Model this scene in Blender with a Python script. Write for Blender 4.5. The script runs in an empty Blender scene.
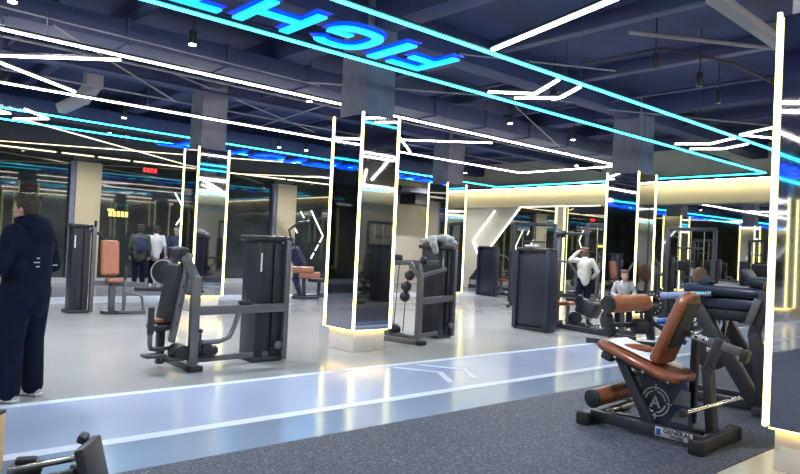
import bpy, bmesh, math, random
from mathutils import Vector, Matrix, Euler
random.seed(7)
SC = bpy.context.scene
COL = SC.collection
PI = math.pi
V = Vector

# ------------------------------------------------------------------ camera
cd = bpy.data.cameras.new('camera'); cam = bpy.data.objects.new('camera', cd); COL.objects.link(cam)
cd.sensor_fit = 'HORIZONTAL'; cd.sensor_width = 36.0; cd.lens = 668.0 / 800.0 * 36.0
cd.clip_start = 0.05; cd.clip_end = 200
R3 = Matrix(((0.7482, -0.0456, -0.6619), (-0.6619, 0.0191, -0.7494), (0.0468, 0.9988, -0.0159)))
cam.matrix_world = Matrix.Translation((0, 0, 1.43)) @ R3.to_4x4()
SC.camera = cam

# ------------------------------------------------------------------ world, exposure
w = bpy.data.worlds.new('world'); SC.world = w; w.use_nodes = True
w.node_tree.nodes['Background'].inputs[0].default_value = (0.35, 0.42, 0.75, 1)
w.node_tree.nodes['Background'].inputs[1].default_value = 0.10
SC.view_settings.view_transform = 'Standard'; SC.view_settings.look = 'None'
SC.view_settings.gamma = 1; SC.view_settings.exposure = 0.45; SC.view_settings.use_curve_mapping = False
SC.cycles.max_bounces = 8; SC.cycles.glossy_bounces = 5; SC.cycles.diffuse_bounces = 4
SC.cycles.sample_clamp_indirect = 6.0
SC.cycles.caustics_reflective = False; SC.cycles.caustics_refractive = False
WHITE_POWER = 21.0; CYAN_POWER = 12.0; COLUMN_POWER = 4.2; SPOT_POWER = 390.0

# track spotlights: (x, y, z) of each lamp head, added fill lamps last
SPOTS = [(1.63, 8.77), (3.77, 8.7), (5.17, 15.38), (10.54, 8.72), (12.83, 8.78), (9.62, 16.12), (10.38, 15.92), (9.33, 6.81),
         (8.27, 4.43), (10.67, 4.63), (-3.0, 8.7), (-2.5, 4.0), (3.6, 3.4), (6.8, 10.4), (15.2, 8.7), (2.5, 13.6), (16.5, 15.5), (16.6, 11.2),
         (17.6, 18.0), (5.7, 18.0), (12.2, 18.0), (2.0, -4.2), (7.5, -4.2), (-9.5, 5.0), (-9.5, 9.6), (12.5, -4.2), (-4.0, -2.0)]  # this row: lamps added to brighten far corner, pillars, front and left walls

# ------------------------------------------------------------------ materials
def mat(name, col, rough=0.5, metal=0.0, emit=None, power=0.0, noise=0.0, scale=20.0, spec=0.5, bump=0.0, coat=0.0):
    m = bpy.data.materials.new(name); m.use_nodes = True
    nt = m.node_tree; b = nt.nodes['Principled BSDF']
    b.inputs['Base Color'].default_value = (*col, 1); b.inputs['Roughness'].default_value = rough
    b.inputs['Metallic'].default_value = metal; b.inputs['Specular IOR Level'].default_value = spec
    b.inputs['Coat Weight'].default_value = coat
    if emit:
        b.inputs['Emission Color'].default_value = (*emit, 1); b.inputs['Emission Strength'].default_value = power
    if noise or bump:
        tc = nt.nodes.new('ShaderNodeTexCoord'); nz = nt.nodes.new('ShaderNodeTexNoise')
        nz.inputs['Scale'].default_value = scale; nz.inputs['Detail'].default_value = 4
        nt.links.new(tc.outputs['Object'], nz.inputs['Vector'])
        if noise:
            r = nt.nodes.new('ShaderNodeMapRange'); r.inputs['From Min'].default_value = 0.3; r.inputs['From Max'].default_value = 0.7
            r.inputs['To Min'].default_value = 1 - noise; r.inputs['To Max'].default_value = 1 + noise
            mx = nt.nodes.new('ShaderNodeVectorMath'); mx.operation = 'SCALE'; mx.inputs[0].default_value = col
            nt.links.new(nz.outputs['Fac'], r.inputs['Value']); nt.links.new(r.outputs[0], mx.inputs['Scale'])
            nt.links.new(mx.outputs[0], b.inputs['Base Color'])
        if bump:
            bp = nt.nodes.new('ShaderNodeBump'); bp.inputs['Strength'].default_value = bump; bp.inputs['Distance'].default_value = 0.01
            nt.links.new(nz.outputs['Fac'], bp.inputs['Height']); nt.links.new(bp.outputs[0], b.inputs['Normal'])
    return m

M = dict(
    steel=mat('gunmetal_paint', (0.048, 0.052, 0.07), 0.38, 0.45, noise=0.06),
    silver=mat('silver_grey_paint', (0.15, 0.15, 0.175), 0.35, 0.5, noise=0.05),
    chrome=mat('chrome', (0.75, 0.75, 0.76), 0.15, 1.0),
    black=mat('black_plastic', (0.02, 0.021, 0.026), 0.42),
    rubber=mat('black_rubber', (0.014, 0.014, 0.016), 0.75),
    shroud=mat('dark_shroud', (0.02, 0.024, 0.042), 0.36, 0.1, noise=0.08, scale=4),
    orange=mat('orange_leather', (0.42, 0.13, 0.05), 0.32, noise=0.15, scale=9, bump=0.15, coat=0.2),
    brown=mat('orange_brown_leather', (0.21, 0.066, 0.034), 0.3, noise=0.2, scale=9, bump=0.15, coat=0.2),
    terracotta=mat('terracotta_vinyl', (0.42, 0.17, 0.10), 0.5, noise=0.1),
    padblack=mat('black_vinyl', (0.012, 0.014, 0.022), 0.45, noise=0.1),
    blue=mat('blue_plastic', (0.02, 0.10, 0.45), 0.35),
    bluesteel=mat('dark_blue_metallic', (0.035, 0.043, 0.078), 0.34, 0.4, noise=0.1, scale=6),
    paleblue=mat('pale_blue_rubber', (0.30, 0.38, 0.62), 0.4),
    darkbrown=mat('dark_brown_vinyl', (0.13, 0.065, 0.04), 0.5),
    white=mat('white_plastic', (0.75, 0.75, 0.75), 0.4),
    cream=mat('cream_wall_paint', (0.62, 0.56, 0.40), 0.7, noise=0.03, scale=2),
    beige=mat('warm_beige_paint', (0.5, 0.41, 0.26), 0.7, noise=0.04, scale=2),
    greywall=mat('pale_grey_plaster', (0.54, 0.50, 0.41), 0.7, noise=0.05, scale=2),
    darkwall=mat('dark_wall_paint', (0.06, 0.065, 0.09), 0.7, noise=0.1, scale=2),
    concrete=mat('dark_grey_concrete', (0.17, 0.17, 0.235), 0.75, noise=0.15, scale=5, bump=0.2),
    ceil=mat('dark_sprayed_ceiling_blue_glow', (0.029, 0.040, 0.118), 0.85, noise=0.25, scale=1.2),  # the sign's blue light is mixed into this dark base colour
    duct=mat('dark_painted_duct_blue_glow', (0.040, 0.052, 0.132), 0.6, noise=0.12, scale=3),  # duct paint also carries the blue spill of the sign in its colour
    duct_pale=mat('pale_galvanised_duct', (0.24, 0.24, 0.28), 0.6, 0.0, noise=0.1, scale=4),
    colmirror=mat('column_mirror', (0.50, 0.52, 0.60), 0.03, 1.0),
    wallmirror=mat('clear_wall_mirror', (0.62, 0.64, 0.62), 0.02, 1.0),
    darkglass=mat('dark_tinted_glass', (0.030, 0.036, 0.038), 0.03, 0.0, noise=0.35, scale=1.3),
    plinth=mat('white_plinth_paint', (0.62, 0.6, 0.58), 0.5, noise=0.05, scale=6),
    curb=mat('pale_grey_curb', (0.42, 0.42, 0.44), 0.5, noise=0.06),
    lane_line=mat('white_lane_paint', (0.66, 0.72, 0.84), 0.3),
    arrow=mat('pale_arrow_paint', (0.62, 0.69, 0.83), 0.3),
    led_white=mat('led_white', (0.9, 0.9, 0.85), 0.5, emit=(1.0, 0.93, 0.86), power=WHITE_POWER),
    led_cyan=mat('led_cyan', (0.1, 0.6, 0.8), 0.5, emit=(0.02, 0.62, 0.95), power=CYAN_POWER),
    led_warm=mat('led_warm', (0.9, 0.85, 0.6), 0.5, emit=(1.0, 0.90, 0.30), power=COLUMN_POWER),
    led_amber=mat('led_amber', (0.9, 0.8, 0.5), 0.5, emit=(1.0, 0.66, 0.14), power=COLUMN_POWER * 1.8),
    led_wall=mat('led_wall_white', (0.9, 0.9, 0.85), 0.5, emit=(1.0, 0.96, 0.88), power=3.0),
    led_cove=mat('led_cove', (0.9, 0.85, 0.6), 0.5, emit=(1.0, 0.86, 0.52), power=24.0),
    led_dim=mat('led_ivory', (0.9, 0.9, 0.7), 0.5, emit=(1.0, 0.86, 0.55), power=1.6),
    letter=mat('sign_letter_face', (0.0, 0.6, 0.9), 0.5, emit=(0.0, 0.50, 1.0), power=1.25),
    halo=mat('sign_letter_blue_edge', (0.0, 0.02, 0.5), 0.5, emit=(0.0, 0.01, 0.55), power=0.5),
    letter_blue=mat('sign_letter_blue_face', (0.0, 0.05, 0.7), 0.5, emit=(0.0, 0.10, 0.95), power=1.5),
    red_led=mat('red_display', (0.5, 0, 0), 0.5, emit=(1.0, 0.03, 0.03), power=2.5),
    yellow_led=mat('yellow_lit_sign', (0.6, 0.5, 0.1), 0.5, emit=(1.0, 0.75, 0.15), power=1.3),
    lens=mat('lamp_lens', (1, 1, 1), 0.5, emit=(1.0, 0.95, 0.88), power=30),
    skin=mat('skin', (0.55, 0.33, 0.25), 0.55, noise=0.04),
    hair=mat('dark_hair', (0.035, 0.022, 0.016), 0.5, noise=0.3, scale=60, bump=0.6),
    hair_brown=mat('brown_hair', (0.12, 0.055, 0.035), 0.5, noise=0.3, scale=60, bump=0.5),
    jacket=mat('dark_jacket_cloth', (0.005, 0.010, 0.026), 0.85, spec=0.15, noise=0.2, scale=12, bump=0.3),
    trousers=mat('black_trouser_cloth', (0.004, 0.008, 0.024), 0.85, spec=0.15, noise=0.2, scale=10, bump=0.3),
    whitecloth=mat('white_shirt_cloth', (0.52, 0.52, 0.52), 0.8, noise=0.06, scale=14, bump=0.3),
    greycloth=mat('light_grey_cloth', (0.36, 0.36, 0.37), 0.85, noise=0.3, scale=14, bump=0.6),
    cap=mat('pale_cap_cloth', (0.5, 0.5, 0.46), 0.8), olive=mat('olive_cloth', (0.045, 0.05, 0.04), 0.8),
    bluecloth=mat('blue_cap_cloth', (0.03, 0.12, 0.45), 0.8), navy=mat('navy_cloth', (0.02, 0.03, 0.08), 0.8),
    shoe=mat('white_shoe', (0.55, 0.56, 0.6), 0.5),
    wood=mat('pale_wood', (0.62, 0.40, 0.17), 0.5, noise=0.2, scale=8),
    iron=mat('cast_iron_plate', (0.035, 0.037, 0.045), 0.45, 0.4),
    bin=mat('brushed_metal', (0.3, 0.31, 0.32), 0.35, 0.8, noise=0.06),
    cable=mat('cable', (0.02, 0.02, 0.02), 0.6),
)

# ------------------------------------------------------------------ mesh builder
class MB:
    def __init__(s, o=(0, 0, 0)): s.bm = bmesh.new(); s.o = V(o)
    def _add(s, verts, faces):
        vs = [s.bm.verts.new(V(v) - s.o) for v in verts]
        for f in faces:
            try: s.bm.faces.new([vs[i] for i in f])
            except ValueError: pass
        return vs
    def box(s, c, d, rot=None, bev=0.0, seg=2):
        b = bmesh.new(); bmesh.ops.create_cube(b, size=1.0)
        for v in b.verts: v.co = V((v.co.x * d[0], v.co.y * d[1], v.co.z * d[2]))
        if bev: bmesh.ops.bevel(b, geom=list(b.edges), offset=min(bev, min(d) * 0.49), segments=seg, profile=0.5, affect='EDGES')
        R = Matrix.Identity(3) if rot is None else (rot if isinstance(rot, Matrix) else Euler(rot).to_matrix())
        b.verts.index_update()
        s._add([R @ v.co + V(c) for v in b.verts], [[v.index for v in f.verts] for f in b.faces]); b.free(); return s
    def bb(s, x0, x1, y0, y1, z0, z1, bev=0.0):
        return s.box(((x0 + x1) / 2, (y0 + y1) / 2, (z0 + z1) / 2), (abs(x1 - x0), abs(y1 - y0), abs(z1 - z0)), None, bev)
    def bar(s, p0, p1, w=0.06, h=0.06, bev=0.008, up=(0, 0, 1)):
        p0, p1 = V(p0), V(p1); z = (p1 - p0); L = z.length; z.normalize(); u = V(up)
        if abs(z.dot(u)) > 0.98: u = V((0, 1, 0))
        x = u.cross(z).normalized(); y = z.cross(x)
        return s.box((p0 + p1) / 2, (w, h, L), Matrix((x, y, z)).transposed(), bev)
    def cyl(s, p0, p1, r0, r1=None, n=20, bev=0.0):
        r1 = r0 if r1 is None else r1
        p0, p1 = V(p0), V(p1); z = (p1 - p0).normalized(); x = z.orthogonal().normalized(); y = z.cross(x); L = (p1 - p0).length
        rings = [(0, r0), (1, r1)]
        if bev: t = bev / L; rings = [(0, r0 - bev), (t * 0.3, r0 - bev * 0.3), (t, r0), (1 - t, r1), (1 - t * 0.3, r1 - bev * 0.3), (1, r1 - bev)]
        vs = []; fs = []
        for t, r in rings:
            c = p0.lerp(p1, t)
            vs += [c + (x * math.cos(a) + y * math.sin(a)) * r for a in [2 * PI * k / n for k in range(n)]]
        for i in range(len(rings) - 1):
            for k in range(n): fs.append((i * n + k, i * n + (k + 1) % n, (i + 1) * n + (k + 1) % n, (i + 1) * n + k))
        fs.append(tuple(range(n))[::-1]); fs.append(tuple((len(rings) - 1) * n + k for k in range(n)))
        s._add(vs, fs); return s
    def tube(s, pts, r=0.02, n=10, closed=False):
        pts = [V(p) for p in pts]; m = len(pts); vs = []; fs = []; prev = None
        for i, p in enumerate(pts):
            a = pts[i - 1] if (i > 0 or closed) else p; b = pts[(i + 1) % m] if (i < m - 1 or closed) else p
            t = (b - a).normalized()
            x = t.orthogonal().normalized() if prev is None else (prev - t * prev.dot(t)).normalized()
            prev = x; y = t.cross(x); rr = r[i] if isinstance(r, (list, tuple)) else r
            vs += [p + (x * math.cos(q) + y * math.sin(q)) * rr for q in [2 * PI * k / n for k in range(n)]]
        for i in range(m if closed else m - 1):
            j = (i + 1) % m
            for k in range(n): fs.append((i * n + k, i * n + (k + 1) % n, j * n + (k + 1) % n, j * n + k))
        if not closed: fs.append(tuple(range(n))[::-1]); fs.append(tuple((m - 1) * n + k for k in range(n)))
        s._add(vs, fs); return s
    def ell(s, c, r, rot=None, n=16, m=10):
        r = (r, r, r) if isinstance(r, (int, float)) else r
        R = Matrix.Identity(3) if rot is None else (rot if isinstance(rot, Matrix) else Euler(rot).to_matrix())
        vs = [V((0, 0, r[2]))]; fs = []
        for i in range(1, m):
            th = PI * i / m
            vs += [V((r[0] * math.sin(th) * math.cos(2 * PI * k / n), r[1] * math.sin(th) * math.sin(2 * PI * k / n), r[2] * math.cos(th))) for k in range(n)]
        vs.append(V((0, 0, -r[2])))
        for k in range(n):
            fs.append((0, 1 + k, 1 + (k + 1) % n)); L = 1 + (m - 2) * n; fs.append((len(vs) - 1, L + (k + 1) % n, L + k))
        for i in range(m - 2):
            for k in range(n): a = 1 + i * n; fs.append((a + k, a + n + k, a + n + (k + 1) % n, a + (k + 1) % n))
        s._add([R @ v + V(c) for v in vs], fs); return s
    def limb(s, pts, rr, n=12):
        """tapering chain of joints with round ends"""
        pts = [V(p) for p in pts]
        for i in range(len(pts) - 1): s.cyl(pts[i], pts[i + 1], rr[i], rr[i + 1], n)
        for p, r in zip(pts, rr): s.ell(p, r, None, n, 8)
        return s
    def prism(s, poly, o, u, v, th, centre=True):
        o, u, v = V(o), V(u).normalized(), V(v).normalized(); nrm = u.cross(v); n = len(poly)
        a = -th / 2 if centre else 0
        vs = [o + u * x + v * y + nrm * a for x, y in poly] + [o + u * x + v * y + nrm * (a + th) for x, y in poly]
        s._add(vs, [tuple(range(n))[::-1], tuple(range(n, 2 * n))] + [(k, (k + 1) % n, n + (k + 1) % n, n + k) for k in range(n)]); return s
    def ring(s, c, ax, r0, r1, th, n=28):
        z = V(ax).normalized(); x = z.orthogonal().normalized(); y = z.cross(x); c = V(c); vs = []; fs = []
        for k in range(n):
            a = 2 * PI * k / n; d = x * math.cos(a) + y * math.sin(a)
            vs += [c + d * r0 - z * th / 2, c + d * r1 - z * th / 2, c + d * r1 + z * th / 2, c + d * r0 + z * th / 2]
        for k in range(n):
            j = (k + 1) % n
            for q in range(4): fs.append((k * 4 + q, k * 4 + (q + 1) % 4, j * 4 + (q + 1) % 4, j * 4 + q))
        s._add(vs, fs); return s
    def build(s, name, material, parent=None, smooth=True):
        me = bpy.data.meshes.new(name); bmesh.ops.recalc_face_normals(s.bm, faces=list(s.bm.faces)); s.bm.to_mesh(me); s.bm.free()
        m = M[material] if isinstance(material, str) else material
        me.materials.append(m)
        ob = bpy.data.objects.new(name, me); COL.objects.link(ob)
        if smooth:
            for p in me.polygons: p.use_smooth = True
            try: me.set_sharp_from_angle(angle=math.radians(38))
            except Exception: pass
        if parent: ob.parent = parent
        return ob

def thing(name, label, cat, loc=(0, 0, 0), rotz=0, group=None):
    o = bpy.data.objects.new(name, None); COL.objects.link(o); o.location = loc; o.rotation_euler = (0, 0, rotz)
    o.empty_display_size = 0.1
    o['label'] = label; o['category'] = cat
    if group: o['group'] = group
    return o
def tag(o, label, cat, group=None):
    o['label'] = label; o['category'] = cat
    if group: o['group'] = group
    return o
def struct(o): o['kind'] = 'structure'; return o
def remesh(o, vox=0.008, sm=3):
    r = o.modifiers.new('Remesh', 'REMESH'); r.mode = 'VOXEL'; r.voxel_size = vox; r.use_smooth_shade = True
    s_ = o.modifiers.new('Smooth', 'SMOOTH'); s_.iterations = sm; s_.factor = 0.5
    return o
def dup(root, loc, label, group=None, rotz=None):
    r = root.copy(); COL.objects.link(r); r.location = loc; r['label'] = label
    if rotz is not None: r.rotation_euler = (0, 0, rotz)
    if group: r['group'] = group
    for ch in list(root.children):
        c = ch.copy(); COL.objects.link(c); c.parent = r
        for g in list(ch.children):
            d = g.copy(); COL.objects.link(d); d.parent = c
    return r
def text_mesh(body, size, depth=0.001, bold=0.0):
    c = bpy.data.curves.new('txt', 'FONT'); c.body = body; c.size = size; c.extrude = depth; c.offset = bold
    c.align_x = 'CENTER'; c.align_y = 'CENTER'
    o = bpy.data.objects.new('txt', c); COL.objects.link(o)
    bpy.context.view_layer.update()
    me = bpy.data.meshes.new_from_object(o.evaluated_get(bpy.context.evaluated_depsgraph_get()))
    bpy.data.objects.remove(o); return me

# ------------------------------------------------------------------ the room
X0, X1, Y0, Y1, ZC = -12.0, 19.6, -6.6, 20.2, 4.8
def floor_material():
    m = bpy.data.materials.new('glossy_gym_floor'); m.use_nodes = True; nt = m.node_tree; b = nt.nodes['Principled BSDF']
    geo = nt.nodes.new('ShaderNodeTexCoord'); sep = nt.nodes.new('ShaderNodeSeparateXYZ'); nt.links.new(geo.outputs['Object'], sep.inputs[0])
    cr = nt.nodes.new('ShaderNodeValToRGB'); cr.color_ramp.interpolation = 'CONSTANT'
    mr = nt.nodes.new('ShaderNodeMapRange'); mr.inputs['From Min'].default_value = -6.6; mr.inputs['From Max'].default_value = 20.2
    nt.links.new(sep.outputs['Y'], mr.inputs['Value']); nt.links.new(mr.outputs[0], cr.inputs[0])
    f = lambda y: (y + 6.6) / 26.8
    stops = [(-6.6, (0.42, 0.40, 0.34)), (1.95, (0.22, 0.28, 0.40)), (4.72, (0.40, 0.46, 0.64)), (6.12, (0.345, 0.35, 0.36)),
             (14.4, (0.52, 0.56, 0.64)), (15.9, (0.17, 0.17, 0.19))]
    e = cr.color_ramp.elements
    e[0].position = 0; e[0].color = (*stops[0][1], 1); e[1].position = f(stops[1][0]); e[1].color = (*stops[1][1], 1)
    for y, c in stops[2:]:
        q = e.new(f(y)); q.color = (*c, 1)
    nz = nt.nodes.new('ShaderNodeTexNoise'); nz.inputs['Scale'].default_value = 0.9; nz.inputs['Detail'].default_value = 5
    nt.links.new(geo.outputs['Object'], nz.inputs['Vector'])
    r = nt.nodes.new('ShaderNodeMapRange'); r.inputs['To Min'].default_value = 0.9; r.inputs['To Max'].default_value = 1.1
    nt.links.new(nz.outputs['Fac'], r.inputs['Value'])
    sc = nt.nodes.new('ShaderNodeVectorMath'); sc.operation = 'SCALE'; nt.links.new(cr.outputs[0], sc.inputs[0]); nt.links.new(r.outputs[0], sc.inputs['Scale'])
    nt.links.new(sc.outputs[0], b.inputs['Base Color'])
    b.inputs['Roughness'].default_value = 0.24; b.inputs['Specular IOR Level'].default_value = 0.6
    r2 = nt.nodes.new('ShaderNodeMapRange'); r2.inputs['To Min'].default_value = 0.12; r2.inputs['To Max'].default_value = 0.25
    nt.links.new(nz.outputs['Fac'], r2.inputs['Value']); nt.links.new(r2.outputs[0], b.inputs['Roughness'])
    return m
def mat_material():
    m = bpy.data.materials.new('speckled_rubber'); m.use_nodes = True; nt = m.node_tree; b = nt.nodes['Principled BSDF']
    tc = nt.nodes.new('ShaderNodeTexCoord')
    vo = nt.nodes.new('ShaderNodeTexVoronoi'); vo.inputs['Scale'].default_value = 105; nt.links.new(tc.outputs['Object'], vo.inputs['Vector'])
    sep = nt.nodes.new('ShaderNodeSeparateColor'); nt.links.new(vo.outputs['Color'], sep.inputs[0])
    cr = nt.nodes.new('ShaderNodeValToRGB'); cr.color_ramp.interpolation = 'CONSTANT'; e = cr.color_ramp.elements
    e[0].color = (0.028, 0.034, 0.055, 1); e[1].position = 0.45; e[1].color = (0.043, 0.052, 0.082, 1)
    q = e.new(0.74); q.color = (0.085, 0.098, 0.14, 1); q = e.new(0.93); q.color = (0.16, 0.18, 0.24, 1)
    nt.links.new(sep.outputs[0], cr.inputs[0])
    br = nt.nodes.new('ShaderNodeTexBrick'); br.offset = 0; br.inputs['Scale'].default_value = 1.0
    br.inputs['Brick Width'].default_value = 1.0; br.inputs['Row Height'].default_value = 1.0; br.inputs['Mortar Size'].default_value = 0.004
    br.inputs['Color1'].default_value = (1, 1, 1, 1); br.inputs['Color2'].default_value = (0.9, 0.9, 0.9, 1); br.inputs['Mortar'].default_value = (0.45, 0.45, 0.45, 1)
    mp = nt.nodes.new('ShaderNodeMapping'); mp.inputs['Location'].default_value = (0.35, 0.55, 0)
    nt.links.new(tc.outputs['Object'], mp.inputs[0]); nt.links.new(mp.outputs[0], br.inputs['Vector'])
    mx = nt.nodes.new('ShaderNodeMix'); mx.data_type = 'RGBA'; mx.blend_type = 'MULTIPLY'; mx.inputs[0].default_value = 1.0
    nt.links.new(cr.outputs[0], mx.inputs[6]); nt.links.new(br.outputs[0], mx.inputs[7]); nt.links.new(mx.outputs[2], b.inputs['Base Color'])
    b.inputs['Roughness'].default_value = 0.62; b.inputs['Specular IOR Level'].default_value = 0.4
    return m
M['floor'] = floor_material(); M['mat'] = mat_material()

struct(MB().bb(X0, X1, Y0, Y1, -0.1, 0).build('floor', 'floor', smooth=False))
struct(MB().bb(X0, X1, Y0, Y1, ZC, ZC + 0.1).build('ceiling', 'ceil', smooth=False))
struct(MB().bb(X1, X1 + 0.15, Y0, Y1, 0, ZC).build('wall_right', 'greywall', smooth=False))
struct(MB().bb(X0, 17.2, Y1, Y1 + 0.15, 0, ZC).build('wall_back', 'darkwall', smooth=False))
struct(MB().bb(17.2, X1, Y1, Y1 + 0.15, 0, ZC).build('wall_back', 'greywall', smooth=False))
struct(MB().bb(X0 - 0.15, X0, Y0, Y1, 0, ZC).build('wall_left', 'beige', smooth=False))
struct(MB().bb(X0, X1, Y0 - 0.15, Y0, 0, ZC).build('wall_front', 'greywall', smooth=False))
struct(MB().bb(X0, X1, Y0, Y0 + 0.1, 3.14, 3.72).build('trim_7', 'cream', smooth=False))
struct(MB().bb(X0, X1, Y0, Y0 + 0.35, 3.80, 3.86).build('trim_8', 'darkwall', smooth=False))
tag(MB().bb(X0 + 0.2, X1 - 0.2, Y0 + 0.27, Y0 + 0.30, 3.765, 3.80).build('led_strip', 'led_cove'), 'long ivory cove light on the front wall seen in the column mirrors', 'light strip')
tag(MB().bb(-4, 18.9, 1.95, 4.08, 0.0, 0.006).build('rubber_mat', 'mat', smooth=False), 'dark blue grey speckled rubber floor covering in the foreground', 'rubber mat')

# painted lane lines and arrows
struct(MB().bb(X0, 19.5, 6.06, 6.16, 0.0, 0.003).build('trim_1', 'lane_line', smooth=False))
struct(MB().bb(X0, 19.5, 4.68, 4.80, 0.0, 0.003).build('trim_2', 'lane_line', smooth=False))
def arrow(x, label):
    b = MB()
    b.prism([(0, 0), (0.09, 0), (0.40, 0.48), (0.31, 0.48)], (x, 5.02, 0.0015), (1, 0, 0), (0, 1, 0), 0.003)
    b.prism([(0.31, 0.48), (0.40, 0.48), (0.11, 0.96), (0.03, 0.96)], (x, 5.02, 0.0015), (1, 0, 0), (0, 1, 0), 0.003)
    tag(b.build('floor_arrow', 'arrow', smooth=False), label, 'floor marking', 'arrow marks painted on the lane')
arrow(5.22, 'pale chevron arrow painted on the lane, nearer the mirrored column of the two')
arrow(5.62, 'pale chevron arrow painted on the lane, farther one on the right of the two')

# back wall: curb, dark mirror glass, pillars
struct(MB().bb(X0, 17.2, 19.95, 20.2, 0, 0.16).build('baseboard_back', 'curb', smooth=False))
struct(MB().bb(X0, 17.2, 20.15, 20.2, 3.6, 3.7).build('trim_3', 'black', smooth=False))
panels = [(x, x + 2.75) for x in (-11.9, -9.1, -6.3, -3.5, -0.7)] + [(2.1, 5.45), (6.2, 8.75), (8.8, 11.9), (12.75, 15.0), (15.05, 17.15)]
for i, (a, b_) in enumerate(panels):
    struct(MB().bb(a, b_, 20.12, 20.2, 0.16, 3.58).build('window_%d' % (i + 1), 'darkglass', smooth=False))
for i, (a, b_) in enumerate([(5.5, 6.17), (11.95, 12.7), (-1.6, -0.9)]):
    t = thing('wall_pillar', ['beige wall pillar between dark glass panels behind the terracotta seat', 'beige wall pillar right of the left mirrored column', 'beige wall pillar outside the left edge'][i], 'pillar', ((a + b_) / 2, 20.0, 0))
    MB((a / 2 + b_ / 2, 20.0, 0)).bb(a, b_, 19.93, 20.12, 0.16, 3.42).build('shaft', 'beige', t)
    MB((a / 2 + b_ / 2, 20.0, 0)).bb(a - 0.14, a, 19.97, 20.12, 0.16, 3.42).build('side_trim', 'concrete', t)
# dashed LED line along the top of the dark glass
dash = [(2.2, 3.35), (3.5, 4.98), (5.13, 5.97), (6.1, 6.98), (7.1, 8.7), (8.85, 10.6), (10.7, 12.3), (12.4, 14.8)]
for i, (a, b_) in enumerate(dash):
    tag(MB().bb(a, b_, 20.06, 20.11, 3.6, 3.63).build('led_strip', 'led_dim'), 'thin ivory light line above the dark glass wall, segment %s from the left' % ['first', 'second', 'third', 'fourth', 'fifth', 'sixth', 'seventh', 'eighth'][i], 'light strip', 'dashed light line over the back wall')

# right wall: cream band, cove light, mirrors with slanted end, pilasters
YC = X1
struct(MB().bb(19.5, 19.6, 1.0, 20.2, 3.14, 3.72).build('trim_4', 'cream', smooth=False))
struct(MB().bb(19.25, 19.6, 1.0, 20.2, 3.80, 3.86).build('trim_5', 'darkwall', smooth=False))
tag(MB().bb(19.30, 19.33, 1.2, 20.0, 3.765, 3.80).build('led_strip', 'led_cove'), 'long ivory cove light along the top of the cream band', 'light strip')
MR = lambda name, poly: struct(MB().prism(poly, (19.57, 0, 0), (0, 1, 0), (0, 0, 1), 0.05).build(name, 'wallmirror', smooth=False))
MR('window_21', [(13.95, 0.12), (17.9, 0.12), (17.9, 0.35), (15.5, 3.1), (13.95, 3.1)])
MR('window_22', [(10.3, 0.12), (13.45, 0.12), (13.45, 3.1), (10.3, 3.1)])
MR('window_23', [(6.95, 0.12), (10.25, 0.12), (10.25, 3.1), (6.95, 3.1)])
MR('window_24', [(3.6, 0.12), (6.9, 0.12), (6.9, 3.1), (3.6, 3.1)])
MR('window_25', [(0.2, 0.12), (3.55, 0.12), (3.55, 3.1), (0.2, 3.1)])
struct(MB().bb(19.5, 19.6, 0.2, 17.9, 0, 0.12).build('baseboard_right', 'black', smooth=False))
t = thing('wall_pilaster', 'tall cream glowing pilaster between the right wall mirrors', 'pilaster', (19.5, 13.7, 0))
MB((19.5, 13.7, 0)).bb(19.48, 19.56, 13.5, 13.9, 0.1, 3.12).build('panel', 'cream', t)
for y in (13.52, 13.88): MB((19.5, 13.7, 0)).bb(19.45, 19.48, y - 0.02, y + 0.02, 0.1, 3.12).build('led_strip', 'led_warm', t)
def wall_line(pts, label, axis='x', c=19.53, r=0.018, m='led_wall', group=None, name='led_strip'):
    b = MB()
    for p, q in zip(pts, pts[1:]):
        P = [(c, *p), (c, *q)] if axis == 'x' else [(p[0], c, p[1]), (q[0], c, q[1])]
        b.bar(P[0], P[1], 2 * r, 2 * r, 0.005)
    return tag(b.build(name, m), label, 'light strip', group)
wall_line([(16.73, 3.0), (17.79, 1.83), (17.5, 1.32)], 'left arrowhead shaped light line on the pale right wall')
wall_line([(12.2, 3.14), (15.49, 3.14), (17.05, 1.4)], 'slanting light line edging the far end of the mirror')
# far corner soffit and vents
struct(MB().bb(16.4, 18.6, 18.6, 20.2, 3.55, 3.75).build('trim_6', 'darkwall', smooth=False))
tag(MB().bb(17.4, 18.8, 18.9, 19.8, 3.15, 3.54).build('ceiling_unit', 'black'), 'black ceiling air unit in the far corner above pale wall', 'air unit')

# ------------------------------------------------------------------ ceiling services
def beam(x0, x1, y0, y1, z0, label, m='ceil', name='ceiling_beam', cat='beam'):
    return tag(MB().bb(x0, x1, y0, y1, z0, ZC, 0.01).build(name, m), label, cat)
for i, y in enumerate((1.5, 7.3, 12.75, 17.6)):
    beam(X0, X1, y - 0.2, y + 0.2, 4.35, 'deep dark ceiling beam running away to the right, %s row' % ['nearest', 'second', 'third', 'farthest'][i])
for i, x in enumerate((-1.4, 5.8, 12.95)):
    beam(x - 0.18, x + 0.18, Y0, Y1, 4.42, 'dark cross beam of the ceiling %s' % ['outside the left edge', 'over the central mirrored column', 'over the farther mirrored columns'][i])
for i, x in enumerate((1.2, 3.4, 8.1, 10.4, 15.2, 17.3)):
    beam(x - 0.09, x + 0.09, Y0, Y1, 4.6, 'slim dark cross rib of the ceiling, %s from the left' % ['first', 'second', 'third', 'fourth', 'fifth', 'sixth'][i], 'duct', 'ceiling_rib')
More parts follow.
